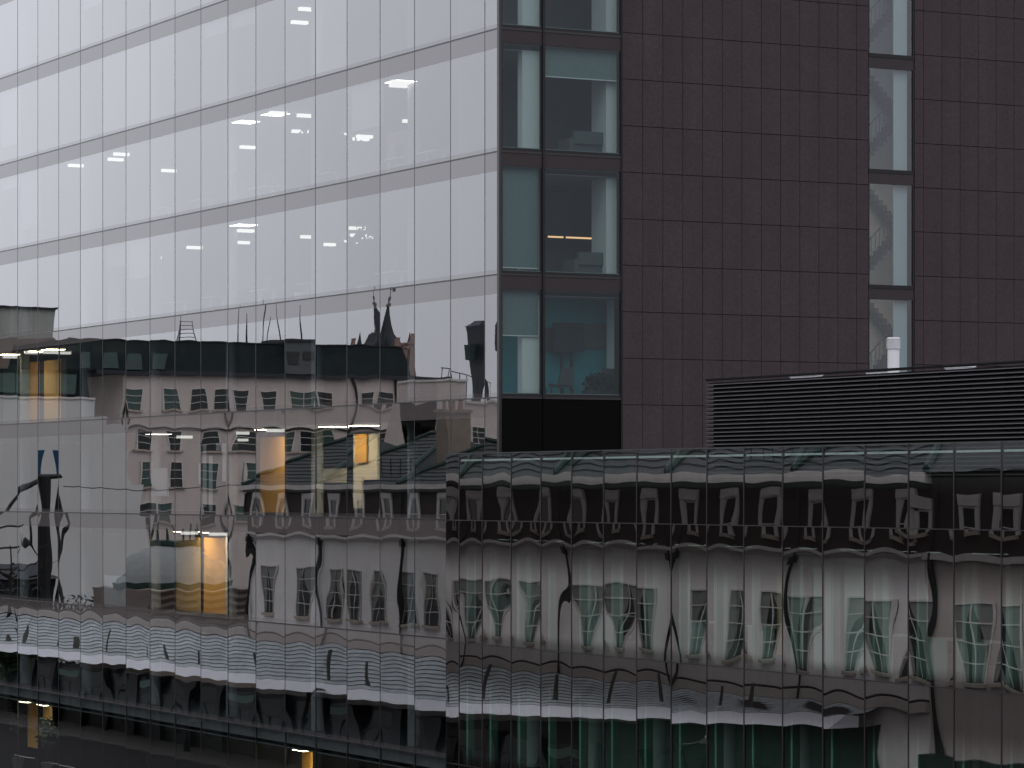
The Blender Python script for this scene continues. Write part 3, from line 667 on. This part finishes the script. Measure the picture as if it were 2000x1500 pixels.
# dark shop fronts under the canopy
shop = T('shop_parade', (WX-.3, 60, 0), 'row of unlit dark glass shop fronts under the canopy', 'shop front')
shop.part('wall', MB().box(WX+.03, WX+.08, 6.4, 128, .1, 3.70, 'shopdark').hexa([(WX+.03,6.4,3.7),(WX+.08,6.4,3.7),(WX+.08,41,3.7),(WX+.03,41,3.7),(WX+.03,6.4,5.6),(WX+.08,6.4,5.6),(WX+.08,41,3.75),(WX+.03,41,3.75)], 'shopdark'))
for i, y in enumerate([126-4.3*q for q in range(29)]):
    if y < 6: break
    shop.part('pillar', MB().box(WX+.085, WX+.35, y-.45, y+.45, .1, 3.69, 'shopdark'))
    w = shop.part('shop_window', MB().box(WX+.082, WX+.12, y-3.8, y-.5, .7, 3.5, 'shopglass'))
    shop.part('frame', MB().box(WX+.12, WX+.16, y-3.8, y-.5, 2.72, 2.78, 'pipe').box(WX+.12, WX+.16, y-2.2, y-2.12, .7, 2.72, 'pipe'), w)
    if i % 3 == 1: shop.part('sign_board', MB().box(WX+.14, WX+.2, y-3.4, y-.9, 3.0, 3.35, 'greenp'), w)

# street lamps on the far pavement
def street_lamp(px, ztop, label):
    y = onx(px, 1345, 19.0)[0]-.3; x = -18.3
    t = T('street_lamp', (x, y, .12), label, 'street lamp', 'street lamps along the far pavement')
    t.part('pole', MB().tube([(x, y, .12), (x, y, ztop)], [.10, .07], 'iron', 10).lathe((x, y, .12), [(.2, 0), (.2, .5), (.12, .7)], 'iron', 12))
    t.part('arm', MB().tube([(x, y, ztop-.5), (x+.1, y-.5, ztop-.15), (x+.3, y-1.3, ztop-.02), (x+.4, y-1.9, ztop+.02)], .05, 'iron', 8))
    h = t.part('lamp_head', MB().hexa([(x+.2,y-3.1,ztop-.03),(x+.6,y-3.1,ztop-.03),(x+.55,y-1.7,ztop-.06),(x+.25,y-1.7,ztop-.06),(x+.28,y-3.0,ztop+.05),(x+.52,y-3.0,ztop+.05),(x+.5,y-1.8,ztop+.14),(x+.3,y-1.8,ztop+.14)], 'iron'))
    t.part('sensor', MB().lathe((x+.4, y-2.1, ztop+.13), [(.08, 0), (.10, .08), (.05, .16)], 'galv', 8), h)
street_lamp(125, 4.15, 'black street lamp mirrored at far left below the white fascia')
street_lamp(613, 4.35, 'black street lamp mirrored left of the glass block')
street_lamp(1425, 4.6, 'black street lamp mirrored in the glass block near the fascia slope')
street_lamp(385, 1.9, 'short black lamp on the pavement in the bottom left reflection')

# ribbed-roof hall beyond the terrace
PYV = lambda px, py, Y: (-ony(px, py, Y)[0], ony(px, py, Y)[1])
t = T('market_hall', (-32, 92, 0), 'low hall with a ribbed grey dome roof and green cresting', 'hall')
Yh = 88.0
x0, _ = PYV(292, 1000, Yh); x1, _ = PYV(505, 1000, Yh)
zt = PYV(400, 1068, Yh)[1]; ze = PYV(400, 1138, Yh)[1]
xc = (x0+x1)/2; hw = abs(x1-x0)/2
t.part('wall', MB().box(x1, x0, Yh, Yh+10, .1, ze-.35, 'slat'))
b = MB()
for i in range(9): b.box(x1-.02, x0+.02, Yh-.06, Yh-.01, ze-.6-i*.42, ze-.42-i*.42, 'bbrick')
t.part('boarding', b)
b = MB(); nn = 40; rings = []
for j in range(9):
    f0 = j/8; r = hw*(1-.72*f0**1.3); z = ze+(zt-ze)*math.sin(f0*math.pi/2)
    rings.append([(xc+r*math.cos(2*math.pi*q/nn)*(1.01 if q % 2 else .985), Yh+5+r*.9*math.sin(2*math.pi*q/nn)*(1.01 if q % 2 else .985), z) for q in range(nn)])
for a_, c_ in zip(rings, rings[1:]):
    for q in range(nn): b.poly([a_[q], a_[(q+1) % nn], c_[(q+1) % nn], c_[q]], 'corr')
b.poly(rings[-1], 'corr'); rf = t.part('roof', b)
t.part('eave', MB().lathe((xc, Yh+5, ze-.35), [(hw*1.04, 0), (hw*1.06, .35)], 'slategreen', 40))
b = MB().lathe((xc, Yh+5, zt-.02), [(hw*.42, 0), (hw*.42, .25), (hw*.38, .28)], 'slategreen', 24)
for q in range(16):
    a_ = 2*math.pi*q/16; b.tube([(xc+hw*.40*math.cos(a_), Yh+5+hw*.4*math.sin(a_), zt), (xc+hw*.40*math.cos(a_), Yh+5+hw*.4*math.sin(a_), zt+.9+.3*(q % 2))], .05, 'slategreen', 5)
t.part('cresting', b, rf)

# mansard building closing the side street
Ym = 130.0
t = T('mansard_building', (-50, Ym, 0), 'long pinkish building with a dark green mansard roof and rows of sash windows', 'building')
xl = PYV(236, 957, Ym)[0]; xr = PYV(880, 957, Ym)[0]; zw = 22.3
t.part('wall', MB().box(xr, xl, Ym, Ym+14, .1, zw, 'render2'))
t.part('string_course', MB().box(xr, xl+.05, Ym-.16, Ym, 18.45, 18.66, 'trim').box(xr, xl+.05, Ym-.12, Ym, 18.33, 18.45, 'pipe'))
t.part('eave', MB().box(xr, xl+2.0, Ym-.35, Ym+14, zw, zw+.28, 'lead'))
xm0 = PYV(128, 957, Ym)[0]; xm1 = PYV(800, 957, Ym)[0]
zt = 24.75
rf = t.part('roof', MB().hexa([(xm1,Ym-.3,zw+.28),(xm0,Ym-.3,zw+.28),(xm0,Ym+13,zw+.28),(xm1,Ym+13,zw+.28),(xm1+.4,Ym+.5,zt),(xm0-.3,Ym+.5,zt),(xm0-.3,Ym+12,zt),(xm1+.4,Ym+12,zt)], 'mansard'))
t.part('roof_seam', MB().box(xm1+.3, xm0-.3, Ym+.42, Ym+.50, zt-.02, zt+.06, 'lead'), rf)
dm = MB()
for px in (165, 215, 262, 310):
    x = PYV(px, 957, Ym)[0]; dm.box(x-.4, x+.4, Ym-.35, Ym+1, zw+.4, zw+1.5, 'gwin')
t.part('dormer', dm, rf)
xa = PYV(556, 957, Ym)[0]; xb_ = PYV(606, 957, Ym)[0]
pl = t.part('plant_room', MB().box(xb_, xa, Ym-.5, Ym+4, zw+.3, zt+.15, 'plant').box(xb_-.1, xa+.1, Ym-.6, Ym+4.1, zt+.15, zt+.35, 'lead'))
t.part('window', MB().box(xb_+.3, (xa+xb_)/2-.1, Ym-.56, Ym-.49, zw+1.3, zw+1.9, 'dwin').box((xa+xb_)/2+.15, xa-.25, Ym-.56, Ym-.49, zw+1.0, zw+1.9, 'dwin'), pl)
rng = random.Random(77)
for z0, z1, pxs in ((20.05, 21.25, (262, 335, 386, 431, 474, 524, 578, 606, 636, 718, 754, 798, 836)), (17.0, 18.1, (283, 340, 410, 480, 566, 601, 634, 745, 800, 828)), (14.4, 15.9, (286, 343, 408, 492, 560, 640)), (11.6, 13.0, (286, 320, 408, 470))):
    for px in pxs:
        x = PYV(px, 957, Ym)[0]
        if x > xl-.8: x = xl-.8
        if x < xr+.8: continue
        sash(t, x, Ym, z0-.15, z1+.15, 1.25, rng, 'y', glass=rng.choice(['dwin', 'gwin', 'dwin']), curt=False, bars=(0, 2))
b = MB()
for px in (243, 446, 690, 772):
    x = PYV(px, 957, Ym)[0]; b.tube([(x, Ym-.12, zw), (x, Ym-.12, .2)], .09, 'pipe', 6)
t.part('drainpipe', b)
for px, h in ((485, 2.9), (500, 2.2), (530, 3.4), (541, 2.0), (558, 3.0), (602, 2.8), (366, 2.0)):
    x = PYV(px, 957, Ym)[0]; t.part('antenna', MB().tube([(x, Ym+1.5, zt), (x+rng.uniform(-.1, .1), Ym+1.5, zt+h)], [.05, .025], 'iron', 5))
b = MB(); x = PYV(375, 957, Ym)[0]
for q in (-.6, .6): b.tube([(x+q, Ym+1.2, zt), (x+q*.9, Ym+1.2, zt+1.5)], .03, 'iron', 5)
for q in range(5): b.tube([(x-.6, Ym+1.2, zt+.3+q*.28), (x+.6, Ym+1.2, zt+.3+q*.28)], .025, 'iron', 5)
t.part('ladder', b)
for px, zz in ((797, 25.2), (818, 25.5), (711, 25.0)):
    x = PYV(px, 957, Ym)[0]
    ch = t.part('chimney', MB().box(x-.35, x+.35, Ym+1, Ym+2, zw+.2, zz-.5, 'pink').box(x-.42, x+.42, Ym+.9, Ym+2.1, zz-.5, zz-.35, 'pink'))
    t.part('chimney_pot', MB().lathe((x, Ym+1.5, zz-.35), [(.16, 0), (.13, .6), (.17, .65)], 'pink', 8), ch)

# church spires behind the mansard
Ys = 190.0
for px, ptop, pb, bw, lab in ((764, 586, 560, 1.35, 'taller slate church spire with ball finial and weather vane'), (735, 586, 594, 1.25, 'slimmer church spire left of the taller one')):
    x, z1 = PYV(px, ptop+12, Ys); zb = PYV(px, 690, Ys)[1]
    t = T('church_spire', (x, Ys, 0), lab, 'church spire', 'church spires behind the mansard roof')
    t.part('tower', MB().box(x-bw, x+bw, Ys-bw, Ys+bw, 0, zb, 'lead'))
    t.part('roof', MB().lathe((x, Ys, zb), [(bw*1.25, 0), (bw*.78, 1.0), (bw*.5, (z1-zb)*.42), (bw*.2, (z1-zb)*.8), (.08, z1-zb)], 'lead', 8))
    for sx in (-1, 1):
        for sy in (-1, 1): t.part('pinnacle', MB().lathe((x+sx*bw*.85, Ys+sy*bw*.85, zb), [(.16, 0), (.2, .8), (.02, 1.9)], 'lead', 6))
    t.part('finial', MB().lathe((x, Ys, z1-.3), [(.08, 0), (.28, .15), (.28, .3), (.07, .45), (.16, .75), (.16, .9), (.05, 1.0), (.03, 2.2)], 'iron', 8))
    if px == 764: t.part('weather_vane', MB().tube([(x-.25, Ys, z1+1.3), (x+.1, Ys, z1+1.3)], .04, 'iron', 5).box(x-.62, x-.25, Ys-.03, Ys+.03, z1+1.05, z1+1.45, 'iron'))

# stone gable house behind the terrace end, and the dark tapering tower beyond it
Yg = 118.0
x0 = PYV(852, 957, Yg)[0]; x1 = PYV(990, 957, Yg)[0]
t = T('gable_house', ((x0+x1)/2, Yg, 0), 'brown stone house with a stepped roofline beside the mansard building', 'house')
za = PYV(900, 768, Yg)[1]
t.part('wall', MB().box(x1, x0, Yg, Yg+8, .1, za-.8, 'render2').box(x0-2.2, x0, Yg-.2, Yg+6, .1, za+.9, 'render2'))
t.part('coping', MB().box(x0-2.3, x0+.1, Yg-.3, Yg+6.1, za+.9, za+1.05, 'trim').box(x1, x0-2.35, Yg-.15, Yg+8, za-.8, za-.62, 'trim'))
b = MB()
for i in range(9): b.tube([(x0-.4-i*.5, Yg+.1, za-.6), (x0-.4-i*.5, Yg+.1, za+1.8-.12*i)], .03, 'iron', 5)
b.tube([(x0-.3, Yg+.1, za+1.85), (x0-4.5, Yg+.1, za+.9)], .035, 'iron', 5); t.part('roof_rail', b)
sash(t, x0-3.4, Yg, za-4, za-2.4, 1.1, rng, 'y', curt=False)
Yd = 240.0; x, zt_ = PYV(938, 628, Yd); zb = PYV(938, 800, Yd)[1]
t = T('dark_tower', (x, Yd, 0), 'narrow dark tower leaning out above the rooftops beside the tower corner', 'tower')
t.part('shaft', MB().hexa([(x-.75,Yd,zb-2),(x-.35,Yd,zb-2),(x-.35,Yd+2,zb-2),(x-.75,Yd+2,zb-2),(x-.85,Yd-.3,zt_-.6),(x+.75,Yd-.3,zt_-.6),(x+.75,Yd+2,zt_-.6),(x-.85,Yd+2,zt_-.6)], 'charcoal'))
t.part('cap', MB().hexa([(x-.9,Yd-.35,zt_-.6),(x+.8,Yd-.35,zt_-.6),(x+.8,Yd+2.1,zt_-.6),(x-.9,Yd+2.1,zt_-.6),(x-.8,Yd-.2,zt_),(x+.3,Yd-.2,zt_),(x+.3,Yd+2,zt_),(x-.8,Yd+2,zt_)], 'lead'))
t.part('base', MB().box(x-1.1, x-.05, Yd-.1, Yd+2.1, 0, zb-2, 'charcoal'))
t.part('side_box', MB().box(x+.7, x+1.3, Yd+.1, Yd+1.5, zt_-4.3, zt_-2.6, 'leafd'))

# blank pale building at the far left, with a dark glazed top storey, and the olive block behind it
Yp = 122.0
xA = PYV(238, 957, Yp)[0]; xB = PYV(-260, 957, Yp)[0]; zp = PYV(100, 778, Yp)[1]
t = T('blank_building', ((xA+xB)/2, Yp, 0), 'big pale blank walled building at the far left reflection', 'building')
pts = [(PYV(px, py, Yp)) for px, py in ((188, 780), (205, 812), (248, 832), (262, 880), (276, 945), (288, 1010), (290, 1180))]
b = MB(); b.box(pts[0][0], xB, Yp, Yp+9, .1, zp, 'render3')
prev = pts[0]
for p in pts[1:]: b.box(p[0], prev[0]-.001, Yp+.002, Yp+8.9, .1, p[1], 'render3'); prev = p
t.part('wall', b)
t.part('parapet', MB().box(pts[0][0]+.02, xB, Yp-.08, Yp+.3, zp, zp+.14, 'trim'))
b = MB(); zq = PYV(60, 720, Yp)[1]
b.box(PYV(190, 957, Yp)[0], xB, Yp+1.5, Yp+7, zp, zq, 'mansard'); t.part('top_storey', b)
for px in (20, 60, 100, 140): 
    x = PYV(px, 957, Yp)[0]; t.part('window', MB().box(x-.7, x+.7, Yp+1.42, Yp+1.5, zp+.4, zq-.3, 'gwin'))
Yo = 150.0; zo = PYV(50, 602, Yo)[1]; zo2 = PYV(50, 662, Yo)[1]
t = T('olive_block', (PYV(0, 957, Yo)[0], Yo, 0), 'olive clad roof block standing above the pale building', 'building')
xo = PYV(106, 957, Yo)[0]; xo2 = PYV(-240, 957, Yo)[0]
t.part('wall', MB().box(xo, xo2, Yo, Yo+8, 0, zo, 'olive')); t.part('base_band', MB().box(xo-.1, xo2, Yo-.3, Yo-.01, zo2-2.6, zo2, 'slat')); t.part('roof', MB().box(xo-.1, xo2, Yo-.2, Yo+8.1, zo, zo+.15, 'lead'))

# iron gantry with navy banners, bare tree and shrubs on the left
Yt = 108.0
xg = PYV(88, 957, Yt)[0]
t = T('iron_gantry', (xg, Yt, .0), 'black iron gantry mast with curved arms carrying navy banners', 'gantry')
zg = PYV(88, 880, Yt)[1]; zr_ = PYV(88, 930, Yt)[1]
t.part('mast', MB().tube([(xg, Yt, 0), (xg, Yt, zr_)], [.5, .3], 'iron', 10).tube([(xg-.95, Yt, 0), (xg-.9, Yt, zr_)], .18, 'iron', 8))
b = MB(); b.tube([(xg-1.4, Yt, zr_), (xg+.4, Yt, zr_), (xg+1.6, Yt, zr_-.9), (xg+2.6, Yt, zr_-2.2), (xg+4.4, Yt, zr_-2.9)], [.14, .17, .15, .13, .12], 'iron', 8)
b.tube([(xg, Yt, zr_-2.0), (xg+.9, Yt, zr_-2.8), (xg+1.2, Yt, zr_-4.4), (xg+.4, Yt, zr_-5.8)], .10, 'iron', 8); b.tube([(xg-.9, Yt, zr_-1.6), (xg-1.4, Yt, zr_-3.2), (xg-1.0, Yt, zr_-5.2)], .09, 'iron', 8)
t.part('arm', b)
for s_ in (-.75, .45): t.part('banner', MB().hexa([(xg+s_-.28,Yt-.1,zr_),(xg+s_+.2,Yt-.1,zr_),(xg+s_+.2,Yt-.05,zr_),(xg+s_-.28,Yt-.05,zr_),(xg+s_-.42,Yt-.1,zg),(xg+s_+.38,Yt-.1,zg),(xg+s_+.38,Yt-.05,zg),(xg+s_-.42,Yt-.05,zg)], 'navy'))
b = MB().tube([(xg-1.4, Yt, zr_-.6), (xg-8, Yt+2, zr_-.9), (xg-16, Yt+4, zr_-.4)], .03, 'iron', 5); t.part('cable', b)
for q in range(4): t.part('rail', MB().tube([(xg+1.5, Yt, zr_-3.2-q*1.3), (xg+6, Yt, zr_-3.6-q*1.3)], .07, 'iron', 6))
b = MB(); x0_ = PYV(112, 957, Yt)[0]; x1_ = PYV(-20, 957, Yt)[0]; zk = PYV(60, 1130, Yt)[1]
tk = T('dark_kiosk', ((x0_+x1_)/2, Yt+1, 0), 'dark kiosk with an arched front beneath the iron gantry', 'kiosk')
tk.part('wall', MB().box(x0_, x1_, Yt+.6, Yt+4, .05, zk, 'shopdark')); tk.part('roof', MB().hexa([(x0_-.2,Yt+.4,zk),(x1_,Yt+.4,zk),(x1_,Yt+4.2,zk),(x0_-.2,Yt+4.2,zk),(x0_+1,Yt+2,zk+.9),(x1_,Yt+2,zk+.9),(x1_,Yt+2.6,zk+.9),(x0_+1,Yt+2.6,zk+.9)], 'lead'))
def bare_tree(px, h, lab, seed, leafy=False):
    rng = random.Random(seed); x = PYV(px, 957, 104)[0]; y = 104
    t = T('street_tree', (x, y, 0), lab, 'tree')
    b = MB().tube([(x, y, 0), (x+.1, y, h*.4), (x-.1, y, h*.75), (x, y, h)], [.2, .16, .1, .03], 'bark', 8)
    for i in range(16):
        z = h*rng.uniform(.3, .9); a_ = rng.uniform(0, 6.3); l = h*.28*rng.uniform(.5, 1)
        e = (x+math.cos(a_)*l, y+math.sin(a_)*l, z+l*.8); b.tube([(x, y, z), ((x+e[0])/2, (y+e[1])/2, z+l*.3), e], [.07, .05, .015], 'bark', 5)
        for q in range(3):
            b.tube([e, (e[0]+rng.uniform(-.7, .7), e[1]+rng.uniform(-.7, .7), e[2]+rng.uniform(.1, .8))], [.02, .008], 'bark', 4)
    t.part('trunk', b)
    c = MB(); c.leaves((x, y, h*.62), (h*.24, h*.24, h*.3), 700 if leafy else 180, .16, 'leaf' if leafy else 'leafd', rng); t.part('crown', c)
bare_tree(18, 10.5, 'bare dark tree left of the iron gantry', 3)
bare_tree(25, 6.0, 'green leafy tree under the iron gantry arm', 4, True)
rng = random.Random(8)
for px, w, h, lab in ((155, 2.4, 7.5, 'dark hedge shrub in front of the pale wall, nearest the gantry'), (215, 1.3, 7.0, 'small dark shrub in front of the pale wall'), (262, .9, 7.1, 'smallest dark shrub beside the ribbed roof hall')):
    x = PYV(px, 957, 100)[0]; t = T('shrub', (x, 100, 0), lab, 'shrub')
    t.part('stem', MB().tube([(x, 100, 0), (x, 100, h*.8)], .08, 'bark', 6)); t.part('foliage', MB().leaves((x, 100, h*.62), (w, w, h*.42), 900, .16, 'leafd', rng))

# ================================================================== furniture behind the glass
def ordn(i): return ['corner', 'second', 'third', 'fourth', 'fifth', 'sixth', 'seventh', 'eighth', 'ninth', 'tenth', 'eleventh', 'twelfth', 'thirteenth', 'fourteenth', 'fifteenth'][i]
FL = {4: 'top visible', 3: 'upper middle', 2: 'lower middle', 1: 'lowest sky-reflecting', 0: 'rooftop-mirroring', -1: 'house-mirroring', -2: 'terrace-mirroring'}
def pcol(y):
    for i in range(len(ycols)-1):
        if ycols[i] <= y < ycols[i+1]: return i
    return len(ycols)-2
def desk_at(px, k, x):
    y = onx(px, 900, x)[0]; z = zl(k)-.015
    t = T('desk', (x, y, z), f'white T-leg desk behind the {ordn(min(14, pcol(onx(px, 900, 0)[0])))} glass column on the {FL[k]} floor', 'desk', 'desks behind the mirror glass')
    t.part('top', MB().box(x-.4, x+.4, y-.8, y+.8, z+.72, z+.75, 'white'))
    for s_ in (-.62, .62): t.part('leg', MB().box(x-.05, x+.05, y+s_-.04, y+s_+.04, z, z+.72, 'white').box(x-.33, x+.33, y+s_-.04, y+s_+.04, z, z+.04, 'white'))
    m = t.part('monitor', MB().box(x-.02, x+.02, y-.3, y+.3, z+.9, z+1.25, 'charcoal')); t.part('stand', MB().box(x-.08, x+.02, y-.04, y+.04, z+.75, z+.92, 'charcoal'), m)
for px, k in ((400, 3), (520, 3), (645, 3), (780, 3), (425, 2), (522, 2), (616, 2), (770, 2), (250, 2), (320, 3), (350, 2), (850, 3)): desk_at(px, k, 1.5)
def plant_at(px, k, x, h, lab):
    y = onx(px, 900, x)[0]; z = zl(k)-.015; rng = random.Random(px)
    t = T('potted_plant', (x, y, z), lab, 'plant')
    t.part('pot', MB().lathe((x, y, z), [(.2, 0), (.28, .5), (.26, .5)], 'white' if k > 0 else 'charcoal', 14)); t.part('stem', MB().tube([(x, y, z+.45), (x+.03, y, z+h*.7)], .02, 'bark', 5))
    t.part('foliage', MB().leaves((x, y, z+h*.75), (.5, .5, h*.32), 160, .13, 'leafd', rng))
plant_at(600, 3, 1.8, 2.6, 'tall bushy potted plant under bright lights on the upper middle floor')
plant_at(590, 2, 1.6, 2.2, 'bushy potted plant near the wooden lights on the lower middle floor')
plant_at(712, 2, 2.0, 2.4, 'big potted plant in a white tub on the lower middle floor')
plant_at(690, 3, 2.2, 1.9, 'slim potted plant beside the pendant on the upper middle floor')
plant_at(915, 2, 2.0, 1.7, 'potted plant near the tower corner on the lower middle floor')
plant_at(35, -3, 1.2, 3.4, 'tall dark plant before the orange ground floor panel')
plant_at(92, -3, 1.4, 2.4, 'lower bushy plant before the yellow ground floor panel')
for px, k, x, lab in ((676, 3, 2.0, 'cone pendant lamp on the upper middle floor'), (676, 2, 2.0, 'cone pendant lamp on the lower middle floor'), (697, 2, 2.6, 'disc pendant lamp over the big plant')):
    y = onx(px, 900, x)[0]; z = zl(k+1)-.62
    t = T('pendant_lamp', (x, y, z), lab, 'pendant lamp', 'pendant lamps in the offices')
    t.part('cord', MB().tube([(x, y, z), (x, y, z-.7)], .012, 'charcoal', 5)); sh = t.part('lamp_shade', MB().lathe((x, y, z-1.0), [(.26, 0), (.06, .28), (.03, .3)], 'white', 14)); t.part('bulb_or_fill', MB().lathe((x, y, z-1.06), [(.05, 0), (.09, .05), (.05, .1)], 'lamp', 8), sh)
def sofa(px, k, y, w, lab, key='fabric'):
    x = ony(px, 900, y)[0]; z = zl(k)-.015
    t = T('sofa', (x, y, z), lab, 'sofa')
    t.part('seat', MB().box(x-w/2, x+w/2, y-.35, y+.35, z+.12, z+.45, key)); t.part('backrest', MB().box(x-w/2, x+w/2, y-.42, y-.25, z+.45, z+.85, key))
    for s_ in (-1, 1):
        t.part('armrest', MB().box(x+s_*w/2, x+s_*(w/2+.16), y-.4, y+.35, z+.1, z+.62, key)); t.part('leg', MB().box(x+s_*(w/2-.1)-.03, x+s_*(w/2-.1)+.03, y-.3, y+.3, z, z+.12, 'charcoal'))
sofa(1150, 2, .95, 1.15, 'grey sofa below the amber strip light in the corner bay')
sofa(1150, 3, .95, 1.5, 'grey sofa behind the half drawn blind in the corner bay')
def lounge(px, k, y, lab):
    x = ony(px, 900, y)[0]; z = zl(k)-.015
    t = T('lounge_chair', (x, y, z), lab, 'chair')
    t.part('seat', MB().hexa([(x-.3,y-.3,z+.36),(x+.3,y-.3,z+.36),(x+.26,y+.3,z+.42),(x-.26,y+.3,z+.42),(x-.3,y-.3,z+.44),(x+.3,y-.3,z+.44),(x+.26,y+.3,z+.5),(x-.26,y+.3,z+.5)], 'fabric'))
    t.part('backrest', MB().hexa([(x-.28,y-.36,z+.44),(x+.28,y-.36,z+.44),(x+.28,y-.28,z+.44),(x-.28,y-.28,z+.44),(x-.22,y-.5,z+1.0),(x+.22,y-.5,z+1.0),(x+.22,y-.44,z+1.0),(x-.22,y-.44,z+1.0)], 'fabric'))
    for sx in (-1, 1):
        for sy in (-1, 1): t.part('leg', MB().tube([(x+sx*.2, y+sy*.2, z+.38), (x+sx*.28, y+sy*.28, z)], .02, 'wood', 6))
lounge(1095, 1, .9, 'grey lounge chair left of the tall bracket in the teal room'); lounge(1175, 1, 1.2, 'grey lounge chair beside the fern in the teal room')
x = ony(1110, 900, 1.3)[0]; z = zl(1)-.015
t = T('television_stand', (x, 1.3, z), 'dark television on a twin post stand in the teal room', 'television')
zc = ony(1110, 660, 1.3)[1]; t.part('screen', MB().box(x-.56, x+.56, 1.26, 1.32, zc-.45, zc+.48, 'charcoal'))
for s_ in (-.2, .16): t.part('post', MB().box(x+s_-.04, x+s_+.04, 1.33, 1.40, z, zc+.2, 'charcoal'))
t.part('base', MB().box(x-.5, x+.5, 1.1, 1.6, z, z+.05, 'charcoal'))
x = ony(1175, 900, .75)[0]; rng = random.Random(4)
t = T('fern_trough', (x, .75, z), 'trough of dark ferns on the floor of the teal room', 'plant')
t.part('trough', MB().box(x-.62, x+.5, .6, .9, z, z+.3, 'charcoal')); t.part('foliage', MB().leaves((x-.05, .75, z+.5), (.62, .25, .38), 420, .10, 'leafd', rng))
def lowdesk(px, lab, w=1.3):
    x = 1.2; y = onx(px, 1250, x)[0]; z = zl(-1)-.012
    t = T('counter', (x, y, z), lab, 'counter', 'white counters in the glass block')
    t.part('front', MB().box(x-.25, x-.2, y-w/2, y+w/2, z, z+1.0, 'white')); t.part('top', MB().box(x-.28, x+.4, y-w/2-.03, y+w/2+.03, z+1.0, z+1.04, 'white')); t.part('shelf', MB().box(x-.18, x+.35, y-w/2+.05, y+w/2-.05, z+.4, z+.43, 'backwall'))
for px, lab in ((1195, 'white counter left of the plant window in the glass block'), (1365, 'white counter behind the ninth pane of the glass block'), (1500, 'white counter under the narrow yellow panel'), (1730, 'white counter under the amber ceiling strips'), (1835, 'tall white counter right of the dark column gap'), (1910, 'white counter near the right edge of the glass block')): lowdesk(px, lab)
